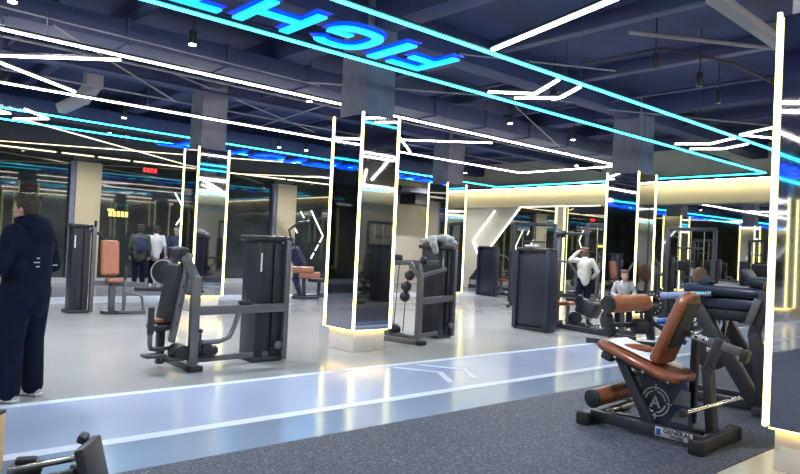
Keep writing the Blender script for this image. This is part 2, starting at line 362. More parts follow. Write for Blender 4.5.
def duct(x0, x1, y, z, wd, h, label, m='duct'):
    t = thing('air_duct', label, 'duct', (x0, y, z)); o = (x0, y, z)
    MB(o).bb(x0, x1, y - wd / 2, y + wd / 2, z - h / 2, z + h / 2, 0.01).build('body', m, t)
    n = int((x1 - x0) / 1.5)
    for k in range(n):
        xx = x0 + 0.7 + k * 1.5
        MB(o).bb(xx - 0.02, xx + 0.02, y - wd / 2 - 0.025, y + wd / 2 + 0.025, z - h / 2 - 0.025, z + h / 2 + 0.025).build('flange', m, t)
    return t
duct(-8, 16, 9.9, 4.25, 0.75, 0.32, 'wide flat dark air duct above the white light rectangle')
duct(0, 17, 16.95, 4.2, 0.6, 0.35, 'flat dark air duct far back over the second sign')
duct(6.2, 12.6, 2.9, 4.47, 0.55, 0.32, 'flat dark air duct at upper right')
def pipe(pts, r, label, m='duct', name='ceiling_pipe', cat='pipe'):
    return tag(MB().tube(pts, r, 10).build(name, m), label, cat)
pipe([(-6, 10.7, 4.12), (19, 10.7, 4.12)], 0.022, 'thin pale conduit below the flat duct, nearer of two', 'duct_pale')
pipe([(-6, 11.9, 4.2), (19, 11.9, 4.2)], 0.04, 'dark sprinkler pipe behind the white light rectangle')
pipe([(-6, 13.3, 4.2), (19, 13.3, 4.2)], 0.018, 'thin pale conduit far back near the second sign', 'duct_pale')
pipe([(-6, 7.9, 4.25), (19, 7.9, 4.25)], 0.05, 'dark sprinkler main over the front white line')
pipe([(7.35, 4.3, 4.18), (9.0, 3.3, 4.18), (9.3, 3.1, 4.18)], 0.025, 'thin pale diagonal conduit near the upper right corner', 'duct_pale')
pipe([(4.2, 4.6, 4.24), (6.6, 0.4, 4.24)], 0.02, 'thin diagonal conduit above the sign', 'duct_pale')
pipe([(4.35, 4.75, 4.24), (6.75, 0.5, 4.24)], 0.02, 'second thin diagonal conduit above the sign', 'duct_pale')
pipe([(8.4, 5.6, 4.25), (8.4, 4.4, 4.25), (9.6, 4.0, 4.25), (11.2, 3.9, 4.2)], 0.018, 'curved dark hose hanging at upper right', 'cable')
t = tag(MB().bar((6.75, 3.02, 4.12), (8.75, 3.05, 4.1), 0.16, 0.09).build('cable_tray', 'duct_pale'), 'pale cable tray meeting the top of the right column', 'cable tray')
# vertical pale duct elbow at left
t = thing('duct_elbow', 'pale galvanised duct drop with bent lower end at upper left', 'duct', (3.85, 13.4, 4.3)); o = (3.85, 13.4, 4.3)
MB(o).box((3.87, 13.3, 4.45), (0.3, 0.25, 0.6), None, 0.01).build('drop', 'duct_pale', t)
MB(o).bar((3.87, 13.3, 4.2), (3.72, 13.5, 3.92), 0.24, 0.2).bar((3.74, 13.45, 3.95), (3.45, 13.8, 3.75), 0.2, 0.18).build('elbow', 'duct_pale', t)
MB(o).box((3.86, 13.3, 4.66), (0.6, 0.5, 0.16), None, 0.01).build('collar', 'duct', t)
for i, (p, q, r_) in enumerate([((5.9, 9.2, 4.04), (9.6, 6.6, 4.04), .014), ((6.8, 6.6, 4.22), (8.9, 5.4, 4.22), .012), ((9.3, 7.6, 4.04), (13.5, 9.6, 4.04), .012), ((11.5, 7.1, 4.3), (16.0, 4.6, 4.3), .015),
                              ((2.2, 9.3, 4.04), (5.2, 12.6, 4.04), .014), ((0.9, 9.0, 4.04), (6.2, 9.2, 4.04), .012), ((4.3, 11.1, 4.25), (9.5, 14.2, 4.25), .014), ((7.0, 9.3, 4.04), (7.6, 13.8, 4.04), .012)]):
    pipe([p, q], r_, 'thin pale electrical conduit crossing the ceiling, %s of eight from the right' % ['eighth', 'seventh', 'fifth', 'first', 'sixth', 'fourth', 'third', 'second'][i], 'duct_pale', 'conduit')
# cross trays, hangers
for i, (x, ya, yb) in enumerate([(0.6, 7.6, 14), (2.3, 7.6, 13), (7.0, 7.6, 16), (9.2, 7.6, 16), (11.5, 3.4, 12), (14.6, 3.4, 14)]):
    pipe([(x, ya, 4.46), (x, yb, 4.46)], 0.03, 'dark branch pipe crossing the ceiling, %s from the left' % ['first', 'second', 'third', 'fourth', 'fifth', 'sixth'][i], 'duct', 'branch_pipe')
for i, (x, y) in enumerate([(1.9, 8.3), (6.9, 8.3), (10.2, 8.3), (13.2, 8.3), (4.2, 11.4), (9.0, 11.4), (12.6, 11.4), (8.8, 6.2), (11.3, 6.2), (7.2, 4.85), (10.5, 4.85), (11.6, 18.88), (1.7, 9.65), (1.69, 10.0), (5.0, 3.15), (9.43, 9.5), (9.4, 10.6), (6.0, 17.3), (6.0, 17.57)]):
    tag(MB().cyl((x, y, 3.63), (x, y, 4.8), 0.006, n=6).build('hanger_rod', 'duct'), 'thin hanger rod holding up a light line', 'hanger rod', 'hanger rods of the light lines')

# ------------------------------------------------------------------ ceiling light lines
def line(p, q, m, label, wd=0.045, group=None):
    a, b = V((*p, 3.6)), V((*q, 3.6))
    t = thing('led_strip', label, 'light strip', (a + b) / 2, 0, group); o = (a + b) / 2
    wd *= 0.62; MB(o).bar(a, b, wd, 0.02, 0.003).build('diffuser', m, t)
    up = V((0, 0, 0.03)); MB(o).bar(a + up, b + up, wd + 0.01, 0.025, 0.003).build('housing', 'black', t)
    return t
ZL = 3.6
line((-11, 8.30), (14.25, 8.42), 'led_white', 'long white light line, front side of the white rectangle')
line((-11, 11.36), (14.3, 11.42), 'led_white', 'long white light line, rear side of the white rectangle')
line((14.25, 8.42), (14.3, 11.42), 'led_white', 'short white light line closing the right end of the rectangle')
line((-11, 6.25), (16.9, 6.16), 'led_cyan', 'long cyan light line below the FIGHT sign', 0.06)
line((-11, 4.92), (14.2, 4.82), 'led_cyan', 'long cyan light line above the FIGHT sign', 0.06)
line((16.9, 6.16), (17.1, 14.6), 'led_cyan', 'thin cyan light line along the right wall')
line((-8, 13.1), (17.1, 14.6), 'led_cyan', 'far cyan light line, nearer side of the second sign', 0.05)
line((-8, 14.7), (16.0, 15.65), 'led_cyan', 'far cyan light line, rear side of the second sign', 0.05)
line((0.6, 10.72), (2.8, 8.58), 'led_white', 'short white light bar at upper left ending in mid air', 0.06)
line((0.4, 8.87), (2.98, 11.12), 'led_white', 'slanting white light bar at upper left', 0.06)
line((5.41, 4.77), (4.6, 1.55), 'led_white', 'bright white light bar slanting to the top edge', 0.07)
for (a, b_, lab) in [((6.82, 6.05), (7.29, 5.62), 'left white chevron light beyond the sign, far arm'), ((7.29, 5.62), (6.87, 4.95), 'left white chevron light beyond the sign, near arm'),
                     ((7.31, 5.99), (7.68, 5.49), 'right white chevron light beyond the sign, far arm'), ((7.68, 5.49), (7.33, 4.94), 'right white chevron light beyond the sign, near arm'),
                     ((12.0, 5.97), (12.32, 5.46), 'left distant white chevron light over the right column, far arm'), ((12.32, 5.46), (11.93, 4.87), 'left distant white chevron light over the right column, near arm'),
                     ((12.68, 6.01), (12.98, 5.51), 'right distant white chevron light over the right column, far arm'), ((12.98, 5.51), (12.65, 4.93), 'right distant white chevron light over the right column, near arm'),
                     ((2.2, 13.85), (2.72, 14.3), 'first small white chevron light at far left, upper arm'), ((2.72, 14.3), (2.35, 14.75), 'first small white chevron light at far left, lower arm'),
                     ((2.8, 13.5), (3.36, 14.25), 'second small white chevron light at far left, upper arm'), ((3.36, 14.25), (2.9, 14.9), 'second small white chevron light at far left, lower arm')]:
    line(a, b_, 'led_white', lab, 0.06)
line((11.69, 4.69), (11.0, 3.5), 'led_white', 'white light bar beside the right column, upper of two')
line((11.69, 4.69), (12.6, 4.2), 'led_white', 'white light bar beside the right column, lower of two')
line((3.0, 14.75), (8.91, 19.7), 'led_dim', 'yellowish light line slanting back to the dark wall')
line((1.4, 20.0), (9.83, 15.55), 'led_dim', 'yellowish light line crossing behind the far cyan lines')
line((10.46, 19.95), (12.72, 17.84), 'led_dim', 'faint ivory light line near the dark glass, short')
line((8.75, 10.2), (10.11, 8.8), 'led_white', 'white light bar starting behind the central column')
line((8.67, 9.96), (10.08, 11.2), 'led_white', 'white light bar slanting down beside the central column')
line((-1.0, 11.3), (-3.5, 8.4), 'led_white', 'white light bar outside the left edge')

# ------------------------------------------------------------------ the sign
W_, H_ = 0.6, 0.66
line((-11, 1.75), (17.0, 1.9), 'led_white', 'white light line behind the camera seen only in mirrors, upper')
line((-11, 1.25), (17.0, 1.35), 'led_white', 'white light line behind the camera seen only in mirrors, lower')
line((-11, -6.0), (17.0, -6.0), 'led_cyan', 'cyan light line behind the camera along the front wall')
line((10.9, 1.1), (13.7, -3.0), 'led_white', 'slanting white light bar behind the camera seen in the central column')
line((11.8, -0.9), (14.6, -4.6), 'led_white', 'second slanting white light bar behind the camera')
line((0.7, 4.45), (-0.9, 2.4), 'led_white', 'slanting white light bar above the camera, left of two')
line((1.25, 4.3), (-0.3, 2.2), 'led_white', 'slanting white light bar above the camera, right of two')
line((-8.0, 4.1), (-1.3, 4.1), 'led_white', 'white light line behind the camera beside the cyan lines')
def strokes(ch, w=W_, h=H_, s=0.105):
    """polygons in the letter's own frame: x along reading, y up"""
    if ch == 'F': return [[(0, 0), (s, 0), (s, h * .40), (w * .7, h * .40), (w * .7, h * .40 + s), (s, h * .40 + s), (s, h - s), (w * .8, h - s), (w * .8, h), (0, h)]]
    if ch == 'I': return [[(0, 0), (s * 1.25, 0), (s * 1.25, h), (0, h)]]
    if ch == 'H': return [[(0, 0), (s, 0), (s, h * .42), (w - s, h * .42), (w - s, 0), (w, 0), (w, h), (w - s, h), (w - s, h * .42 + s), (s, h * .42 + s), (s, h), (0, h)]]
    if ch == 'T': return [[(w / 2 - s / 2, 0), (w / 2 + s / 2, 0), (w / 2 + s / 2, h - s), (w, h - s), (w, h), (0, h), (0, h - s), (w / 2 - s / 2, h - s)]]
    if ch == 'G':
        out = []; inn = []; cx, cy, rx, ry = w * .52, h / 2, w * .52, h / 2
        for k in range(0, 25):
            a = math.radians(42 + k * (318 - 0) / 24.0)
            if a > math.radians(352): break
            c, q = math.cos(a), math.sin(a)
            e = 0.72
            f = lambda t: math.copysign(abs(t) ** e, t)
            out.append((cx + rx * f(c), cy + ry * f(q))); inn.append((cx + (rx - s) * f(c), cy + (ry - s) * f(q)))
        tail = [(w, h * .46), (w * .56, h * .46), (w * .56, h * .46 - s * .9), (w - s, h * .46 - s * .9)]
        return [out + tail[:3] + [(w - s, h * .46 - s * .9)] + inn[::-1]]
def grow(poly, d):
    n = len(poly); area = sum(poly[i][0] * poly[(i + 1) % n][1] - poly[(i + 1) % n][0] * poly[i][1] for i in range(n)); sg = 1 if area > 0 else -1
    r = []
    for i in range(n):
        p0, p, p1 = V(poly[i - 1]), V(poly[i]), V(poly[(i + 1) % n])
        a, b = (p - p0), (p1 - p)
        if a.length < 1e-6 or b.length < 1e-6: r.append(tuple(p)); continue
        a.normalize(); b.normalize(); na, nb = V((a.y, -a.x)) * sg, V((b.y, -b.x)) * sg
        m = (na + nb); 
        if m.length < 0.3: m = na
        m.normalize(); k = d / max(0.45, m.dot(na)); r.append((p.x + m.x * k, p.y + m.y * k))
    return r
def sign(word_xs, y, z, sx, sy, face, label, halo='halo', shear=0.0):
    x_first = word_xs[0][1]
    t = thing('ceiling_sign', label, 'sign', (x_first, y, z)); o = (x_first, y, z)
    for ch, x in word_xs:
        for poly in strokes(ch):
            pl = [((px + py * shear) * sx, py * sy) for px, py in poly]
            L = MB(o).prism(pl, (x, y, z), (-1, 0, 0), (0, 1, 0), 0.02, False).build('letter_' + ch.lower(), face, t, smooth=False)
            MB(o).prism(grow(pl, 0.035), (x, y, z + 0.026), (-1, 0, 0), (0, 1, 0), 0.01, True).build('letter_back', halo, L, smooth=False)
    return t
sign([('F', 5.14), ('I', 4.52), ('G', 4.21), ('H', 3.41), ('T', 2.66)], 4.99, 3.48, 1.0, 1.0, 'letter', 'glowing cyan and blue FIGHT sign hung flat overhead between two cyan lines')
sign([('F', 10.3), ('I', 9.3), ('G', 8.8), ('H', 7.65), ('T', 6.6)], 14.2, 3.52, 1.3, 1.3, 'letter_blue', 'distant deep blue FIGHT sign lying flat between the far cyan lines', 'halo')

sign([('F', 14.3), ('I', 13.3), ('G', 12.8), ('H', 11.65), ('T', 10.6)], 14.3, 3.52, 1.3, 1.2, 'letter_blue', 'distant deep blue FIGHT sign mostly hidden behind the central columns', 'halo')
sign([('F', 1.9), ('I', 0.9), ('G', 0.4), ('H', -0.75), ('T', -1.8)], 13.95, 3.52, 1.3, 1.3, 'letter_blue', 'deep blue FIGHT sign outside the left edge seen only in mirrors', 'halo')
sign([('F', -3.9), ('I', -4.52), ('G', -4.83), ('H', -5.63), ('T', -6.38)], 4.99, 3.48, 1.0, 1.0, 'letter_blue', 'deep blue FIGHT sign behind the camera seen in the right column', 'halo')
# unlit heads on the dark track
off = thing('track_spotlight', 'unlit black ceiling spotlight hanging in the upper right area, nearer one', 'spotlight', (8.27, 4.43, 3.95))
MB().cyl((0, 0, 0.0), (0, 0, 0.2), 0.045, n=16, bev=0.008).build('can', 'black', off)
MB().bar((0, 0, 0.2), (0, 0, 0.84), .015, .015, .002).build('stem', 'black', off)
dup(off, (10.67, 4.63, 3.95), 'unlit black ceiling spotlight hanging in the upper right area, farther one')
dup(off, (9.5, 4.4, 3.95), 'unlit black ceiling spotlight between two others in the upper right area')
# ------------------------------------------------------------------ mirrored columns
def column(x, y, label, w=0.64, d=0.66):
    t = thing('mirror_column', label, 'column', (x + w / 2, y + d / 2, 0)); o = (x + w / 2, y + d / 2, 0)
    MB(o).bb(x + 0.05, x + w - 0.05, y + 0.05, y + d - 0.05, 0, 0.3, 0.006).build('plinth', 'plinth', t)
    MB(o).bb(x + 0.06, x + w - 0.06, y + 0.06, y + d - 0.06, 3.2, 4.8).build('shaft', 'concrete', t)
    MB(o).bb(x + 0.035, x + w - 0.035, y + 0.035, y + d - 0.035, 0.3, 3.2).build('core', 'concrete', t)
    for (a, b, c, e) in ((x, x + 0.02, y + 0.03, y + d - 0.03), (x + w - 0.02, x + w, y + 0.03, y + d - 0.03), (x + 0.03, x + w - 0.03, y, y + 0.02), (x + 0.03, x + w - 0.03, y + d - 0.02, y + d)):
        MB(o).bb(a, b, c, e, 0.3, 3.19).build('mirror_panel', 'colmirror', t, smooth=False)
    for cx, cy in ((x, y), (x + w, y), (x, y + d), (x + w, y + d)):
        MB(o).box((cx, cy, 1.76), (0.030, 0.030, 2.92), None, 0.006).build('led_strip', 'led_warm', t)
    MB(o).bb(x + 0.02, x + w - 0.02, y + 0.02, y + d - 0.02, 0.285, 0.298).build('plinth_light', 'led_amber', t)
    return t
column(5.45, 7.02, 'large mirrored column edged with ivory light lines in the middle')
column(12.63, 7.02, 'mirrored column with light lines behind the orange roller machine', 0.72, 0.72)
column(5.08, 1.135, 'huge mirrored column with a bright edge at the right side', 0.66, 0.66)
column(5.6, 12.35, 'mirrored column with light lines behind the chest machine tower at left')
column(12.6, 12.45, 'distant mirrored column with light lines behind the jacket topped machine', 0.72, 0.72)
column(-1.75, 7.02, 'mirrored column outside the left edge'); column(-9.7, 6.4, 'mirrored column far behind the camera, middle row')
column(-8.9, 12.4, 'mirrored column far behind the camera, rear row'); column(-1.75, 12.4, 'mirrored column outside the left edge, rear row'); column(12.6, 1.5, 'mirrored column hidden behind the right column')

# ------------------------------------------------------------------ track spotlights and added fill lamps
spot = thing('track_spotlight', 'black ceiling spotlight over the front white line at upper left corner', 'spotlight', (*SPOTS[0], 4.05))
MB().cyl((0, 0, 0.0), (0, 0, 0.18), 0.055, n=16, bev=0.008).build('can', 'black', spot)
MB().cyl((0, 0, -0.008), (0, 0, 0.0), 0.048, n=16).build('lens', 'lens', spot)
MB().cyl((0, 0, 0.16), (0, 0, 0.74), 0.01, n=8).build('stem', 'black', spot)
places = ['second over the front white line at upper left', 'far left over the second sign', 'just above the right half of the front white line', 'over the right end of the white rectangle',
          'left of the pair behind the second sign', 'right of the pair behind the second sign', 'hanging over the cyan lines in the middle', 'hanging in the upper right area', 'hanging in the upper right, farther one',
          'outside the left edge, far', 'outside the left edge, near', 'above the FIGHT sign', 'inside the white rectangle', 'far right over the white rectangle', 'far left near the small chevron lights', 'in the far right corner', 'near the right wall', 'added by the far corner of pale walls to brighten them', 'added in front of the left beige pillar to brighten it', 'added in front of the right beige pillar to brighten it', 'added behind the camera to light the front wall, left', 'added behind the camera to light the front wall, right', 'added far behind the camera to light the left wall', 'added far behind the camera to light the left wall, rear row', 'added behind the camera to light the front wall, far right', 'added behind the camera to light the walls there, far left']
for i, (x, y) in enumerate(SPOTS):
    if i in (8, 9): continue
    if i: dup(spot, (x, y, 4.05), 'black ceiling spotlight ' + places[i - 1])
    ld = bpy.data.lights.new('spot_beam', 'SPOT'); ld.energy = SPOT_POWER; ld.spot_size = math.radians(150); ld.spot_blend = 0.9
    ld.color = (0.93, 0.95, 1.0); ld.shadow_soft_size = 0.05
    lo = bpy.data.objects.new('spot_beam', ld); COL.objects.link(lo); lo.location = (x, y, 4.02)
# ------------------------------------------------------------------ people
def hand(b, wrist, d, nrm, side, curl=0.5, k=1.0):
    wrist, d, nrm = V(wrist), V(d).normalized(), V(nrm).normalized(); s_ = d.cross(nrm).normalized() * side
    R = Matrix((s_, nrm, d)).transposed()
    b.ell(wrist + d * 0.045 * k, (0.040 * k, 0.017 * k, 0.055 * k), R, 12, 8)
    for i, L in enumerate((0.068, 0.078, 0.073, 0.056)):
        root = wrist + d * 0.085 * k + s_ * (0.030 - 0.019 * i) * k; pts = [wrist + d * 0.05 * k + s_ * (0.024 - 0.015 * i) * k, root]; a = 0.0
        for q in (0.45, 0.32, 0.23):
            a += curl; pts.append(pts[-1] + (d * math.cos(a) + nrm * math.sin(a)) * L * q * k)
        b.limb(pts, [0.0095 * k, 0.0095 * k, 0.0088 * k, 0.008 * k, 0.007 * k], 8)
    b.limb([wrist + d * 0.02 * k + s_ * 0.02 * k, wrist + d * 0.05 * k + s_ * 0.048 * k + nrm * 0.008 * k, wrist + d * 0.085 * k + s_ * 0.052 * k + nrm * 0.025 * k], [0.013 * k, 0.011 * k, 0.009 * k], 8)

BASE = dict(pelvis=(0, 0, .95), chest=(0, -.01, 1.27), neck=(0, -.01, 1.45), head=(0, .02, 1.6), shl=(-.175, -.01, 1.40), shr=(.175, -.01, 1.40),
            ell=(-.24, -.03, 1.12), elr=(.24, -.03, 1.12), wrl=(-.25, .06, .88), wrr=(.25, .06, .88), hdl=(0, .15, -1), hdr=(0, .15, -1),
            hipl=(-.09, 0, .92), hipr=(.09, 0, .92), knl=(-.10, .02, .5), knr=(.10, .02, .5), anl=(-.10, -.02, .09), anr=(.10, -.02, .09), toe=(0, 1, 0))
def person(label, loc, rot, top, legs, shoes, hair, pose=None, vox=0.009, girth=1.0, leg=1.0, hem=.86, hood=False, headwear=None, sleeves='long', group=None, look=0.0):
    J = {k: V(v) for k, v in {**BASE, **(pose or {})}.items()}
    t = thing('person', label, 'person', loc, rot, group)
    b = MB(); h = J['head']; HR = Euler((0, 0, look)).to_matrix(); f = lambda *p: h + HR @ V(p)
    b.ell(f(0, 0, .015), (.077, .095, .108), HR); b.ell(f(0, .028, -.055), (.056, .066, .06), HR)
    b.ell(f(0, .098, -.012), (.013, .02, .02), HR, 10, 8); b.ell(f(0, .088, -.05), (.024, .012, .009), HR, 10, 8)
    for s_ in (-1, 1): b.ell(f(.078 * s_, -.005, -.005), (.010, .018, .030), HR, 10, 8)
    b.limb([h + V((0, -.01, -.03)), J['neck']], [.052, .058])
    b.limb([J['neck'], J['chest'], J['pelvis']], [.06, .12, .125]); b.ell(J['chest'], (.165, .105, .17))
    for s_, a, e, w_, hd in ((-1, 'shl', 'ell', 'wrl', 'hdl'), (1, 'shr', 'elr', 'wrr', 'hdr')):
        b.limb([J['chest'] + V((s_ * .08, 0, .1)), J[a], J[e], J[w_]], [.06, .052, .04, .026])
        d = J[hd]; hand(b, J[w_], d, V((-s_ * .9, .3, 0)) if abs(V(d).normalized().z) > .7 else V((0, 0, -1)), -s_ if abs(V(d).normalized().z) > .7 else s_, .35)
    for a, k, n in (('hipl', 'knl', 'anl'), ('hipr', 'knr', 'anr')):
        b.limb([J['pelvis'], J[a], J[k], J[n], J[n] + J['toe'] * .12 + V((0, 0, -.05))], [.11, .085, .056, .04, .03])
    remesh(b.build('body', 'skin', t), vox)
    # clothing
    b = MB(); g = girth; c, p, n = J['chest'], J['pelvis'], J['neck']
    b.limb([n + V((0, -.01, -.02)), c, p.lerp(c, .25)], [.085 * g, .14 * g, .145 * g], 16); b.ell(c + V((0, 0, .02)), (.19 * g, .135 * g, .19), None, 20, 14)
    lo = p + (p - c).normalized() * max(0, p.z - hem) if p.z > hem else p
    b.limb([c, p, lo], [.15 * g, .155 * g, .155 * g], 20); b.ell(p, (.175 * g, .14 * g, .12)); b.ell(p.lerp(c, .5), (.18 * g, .14 * g, .17))
    for s_, a, e, w_ in ((-1, 'shl', 'ell', 'wrl'), (1, 'shr', 'elr', 'wrr')):
        e2 = J[w_].lerp(J[e], .08) if sleeves == 'long' else J[a].lerp(J[e], .8)
        ch = [c + V((s_ * .09, 0, .1)), J[a], J[e], e2] if sleeves == 'long' else [c + V((s_ * .09, 0, .1)), J[a], e2]
        b.limb(ch, [.075 * g, .068 * g, .056 * g, .042 * g][:len(ch)], 14)
    if hood:
        b.ell(n + V((0, -.07, .03)), (.145, .10, .085)); b.ell(n + V((0, -.12, -.06)), (.13, .08, .13)); b.ring(n + V((0, .01, .05)), (0, .25, 1), .068, .115, .09)
    remesh(b.build('jacket' if hood else 'shirt', top, t), vox, 4)
    b = MB()
    for s_, a, k, q in ((-1, 'hipl', 'knl', 'anl'), (1, 'hipr', 'knr', 'anr')):
        b.limb([J['pelvis'], J[a], J[k], J[q] + V((0, 0, .0))], [.125 * g, .105 * leg, .078 * leg, .066 * leg], 16)
    remesh(b.build('trousers', legs, t), vox, 4)
    for q in ('anl', 'anr'):
        a = J[q]; T = J['toe']; sh = MB(); zz = V((0, 0, 1)); X_ = T.cross(zz); R = Matrix((X_, T, zz)).transposed(); fl_ = V((a.x, a.y, a.z))
        sh.ell(fl_ + T * .05 - zz * .045, (.048, .13, .043), R); sh.ell(fl_ - T * .02 - zz * .03, (.045, .06, .055), R)
        sh.box(fl_ + T * .045 - zz * .078, (.085, .25, .024), R, .01)
        sh.build('shoe', shoes, t)
    if hair:
        b = MB(); b.ell(f(0, -.018, .035), (.090, .098, .105), HR, 20, 14); b.ell(f(0, -.05, -.02), (.078, .062, .085), HR); b.ell(f(0, .05, .085), (.066, .05, .035), HR)
        for k in range(22):
            q = 2 * PI * k / 22 * 2.6; rr_ = .035 + .045 * ((k * 7) % 5) / 5; b.ell(f(rr_ * math.cos(q), -.02 + rr_ * math.sin(q) * 1.1, .085 + .03 * math.cos(rr_ * 14) + .008 * math.sin(3 * q)), (.032, .032, .028), HR, 8, 6)
        # keep the face clear
        ho = b.build('hair', hair, t)
        if vox < .01: remesh(ho, .009, 2)
    for s_ in (-1, 1):
        b = MB(); b.ell(f(.031 * s_, .086, .012), (.012, .008, .007), HR, 8, 6); b.build('eye', 'black', t)
    if headwear:
        b = MB(); b.ell(f(0, -.005, .062), (.092, .108, .075), HR, 18, 12); b.box(f(0, .12, .045), (.13, .11, .012), HR, .005); b.build('cap', headwear, t)
    return t

man = person('person in dark hooded jacket and baggy dark trousers standing at left edge, seen from behind', (1.40, 6.36, 0.0), math.radians(34), 'jacket', 'trousers', 'shoe', 'hair',
       pose=dict(head=(0, .04, 1.61), ell=(-.29, -.02, 1.13), elr=(.29, .0, 1.13), wrl=(-.18, .24, 1.08), wrr=(.17, .24, 1.08), hdl=(.2, 1, .1), hdr=(-.2, 1, .1),
                 knl=(-.13, .0, .5), knr=(.12, .03, .5), anl=(-.15, -.03, .095), anr=(.13, .0, .095)), girth=1.22, leg=1.32, hem=.84, hood=True, vox=.008, look=.25)
b = MB()
for dx, dz, wd in ((-.06, 1.2, .05), (-.05, 1.165, .13), (-.07, 1.13, .04), (.12, 1.14, .05)):
    b.box((dx, -.178, dz), (wd, .006, .008))
b.build('back_print', 'white', man)
ph = thing('mobile_phone', 'dark phone held in both hands by the person at left edge', 'phone', (1.16, 6.66, 1.07), math.radians(34))
MB().box((0, 0, 0), (.075, .15, .01), (math.radians(25), 0, 0), .004).build('body', 'black', ph); MB().box((0, -.003, .007), (.066, .135, .002), (math.radians(25), 0, 0)).build('screen', 'shroud', ph)

person('person in white long sleeved shirt and black trousers with one hand on the head', (13.45, 8.74, 0), math.radians(-38), 'whitecloth', 'trousers', 'shoe', 'hair_brown',
       pose=dict(head=(0, .03, 1.58), ell=(-.36, .0, 1.40), wrl=(-.14, .02, 1.63), hdl=(.8, .0, .35), elr=(.31, -.06, 1.14), wrr=(.24, .12, .98), hdr=(-.3, .8, -.4)), girth=.98, vox=.01, hem=.93).scale = (.95, .95, .95)
person('person in pale shirt with brown hair sitting in front of the far mirrored column', (12.3, 7.06, -.02), math.radians(121), 'greycloth', 'trousers', 'shoe', 'hair_brown',
       pose=dict(pelvis=(0, 0, .70), hipl=(-.09, .02, .68), hipr=(.09, .02, .68), chest=(0, .03, 1.0), neck=(0, .04, 1.18), head=(0, .08, 1.33), shl=(-.17, .03, 1.13), shr=(.17, .03, 1.13),
                 ell=(-.26, .08, .88), elr=(.26, .08, .88), wrl=(-.12, .3, .80), wrr=(.12, .3, .80), hdl=(.3, 1, 0), hdr=(-.3, 1, 0), knl=(-.13, .40, .56), knr=(.13, .40, .56), anl=(-.13, .42, .11), anr=(.13, .42, .11)), vox=.01, hem=.70).scale = (.83, .83, .83)
person('person in dark clothes with pale green cap and backpack near the dark glass wall', (6.75, 18.3, 0), math.radians(-20), 'olive', 'trousers', 'shoe', 'hair', vox=.014, girth=1.1, headwear='olive')
person('person in white waistcoat over dark sleeves near the dark glass wall', (7.35, 18.7, 0), math.radians(-30), 'whitecloth', 'trousers', 'shoe', 'hair', vox=.014, sleeves='short')
person('person in dark clothes wearing a white cap near the dark glass wall', (8.1, 19.1, 0), math.radians(160), 'navy', 'trousers', 'shoe', 'hair', vox=.014, headwear='cap')
person('person in navy jacket and blue cap bending over the far machine with orange pads', (9.75, 14.95, 0), math.radians(60), 'navy', 'navy', 'black', 'hair', vox=.012, headwear='bluecloth', girth=1.15,
       pose=dict(pelvis=(0, 0, .86), chest=(0, .16, 1.14), neck=(0, .24, 1.30), head=(0, .32, 1.42), shl=(-.18, .2, 1.24), shr=(.18, .2, 1.24), ell=(-.26, .35, 1.05), elr=(.26, .35, 1.05),
                 wrl=(-.14, .55, .95), wrr=(.14, .55, .95), hdl=(0, 1, -.3), hdr=(0, 1, -.3), hipl=(-.09, 0, .84), hipr=(.09, 0, .84), knl=(-.12, .14, .48), knr=(.12, .1, .48)))
bp = MB((6.75, 18.1, 1.2)).box((6.72, 18.08, 1.2), (.3, .16, .42), (0, 0, math.radians(-20)), .06).build('backpack', 'navy'); bp.location = (6.75, 18.1, 1.2)
tag(bp, 'dark backpack worn by the person with the pale green cap', 'backpack')

# ------------------------------------------------------------------ machines
def pad(c, d, rot=None, r=.035): return MB().box(c, d, rot, r, 4)
def foot(b, p, q, w=.07, h=.06): return b.bar(p, q, w, h, .006)
def tower(t, x0, x1, y0, y1, h, shroud='shroud', post='silver', posts=None, side='y', face=None):
    """weight stack housing in local coordinates"""
    cx, cy = (x0 + x1) / 2, (y0 + y1) / 2
    MB().bb(x0 + .03, x1 - .03, y0 + .03, y1 - .03, .05, h - .05, .02).build('shroud', shroud, t)
    if side == 'y':
        MB().bb(x0 + .02, cx - .06, y0 - .005, y0 + .05, .06, h - .08, .012).bb(cx + .04, x1 - .02, y0 - .005, y0 + .05, .06, h - .08, .012).build('shroud_panel', 'padblack', t)
        MB().bb(x0 + .05, x0 + .07, y0 - .012, y0 - .004, h - .42, h - .2).build('scale_label', 'white', t)
    else:
        MB().bb(x0 - .005, x0 + .04, y0 + .07, y1 - .07, .1, h - .12, .015).build('shroud_panel', 'shroud', t)
    MB().bb(x0 - .015, x1 + .015, y0 - .015, y1 + .015, h - .06, h + .01, .025).build('top_cap', 'black', t)
    for px, py in posts or ():
        MB().bb(px - .035, px + .035, py - .045, py + .045, 0.02, h - .04, .01).build('post', post, t)
    MB().bb(x0 - .01, x1 + .01, y0 - .01, y1 + .01, 0, .06, .01).build('base_plate', 'steel', t)

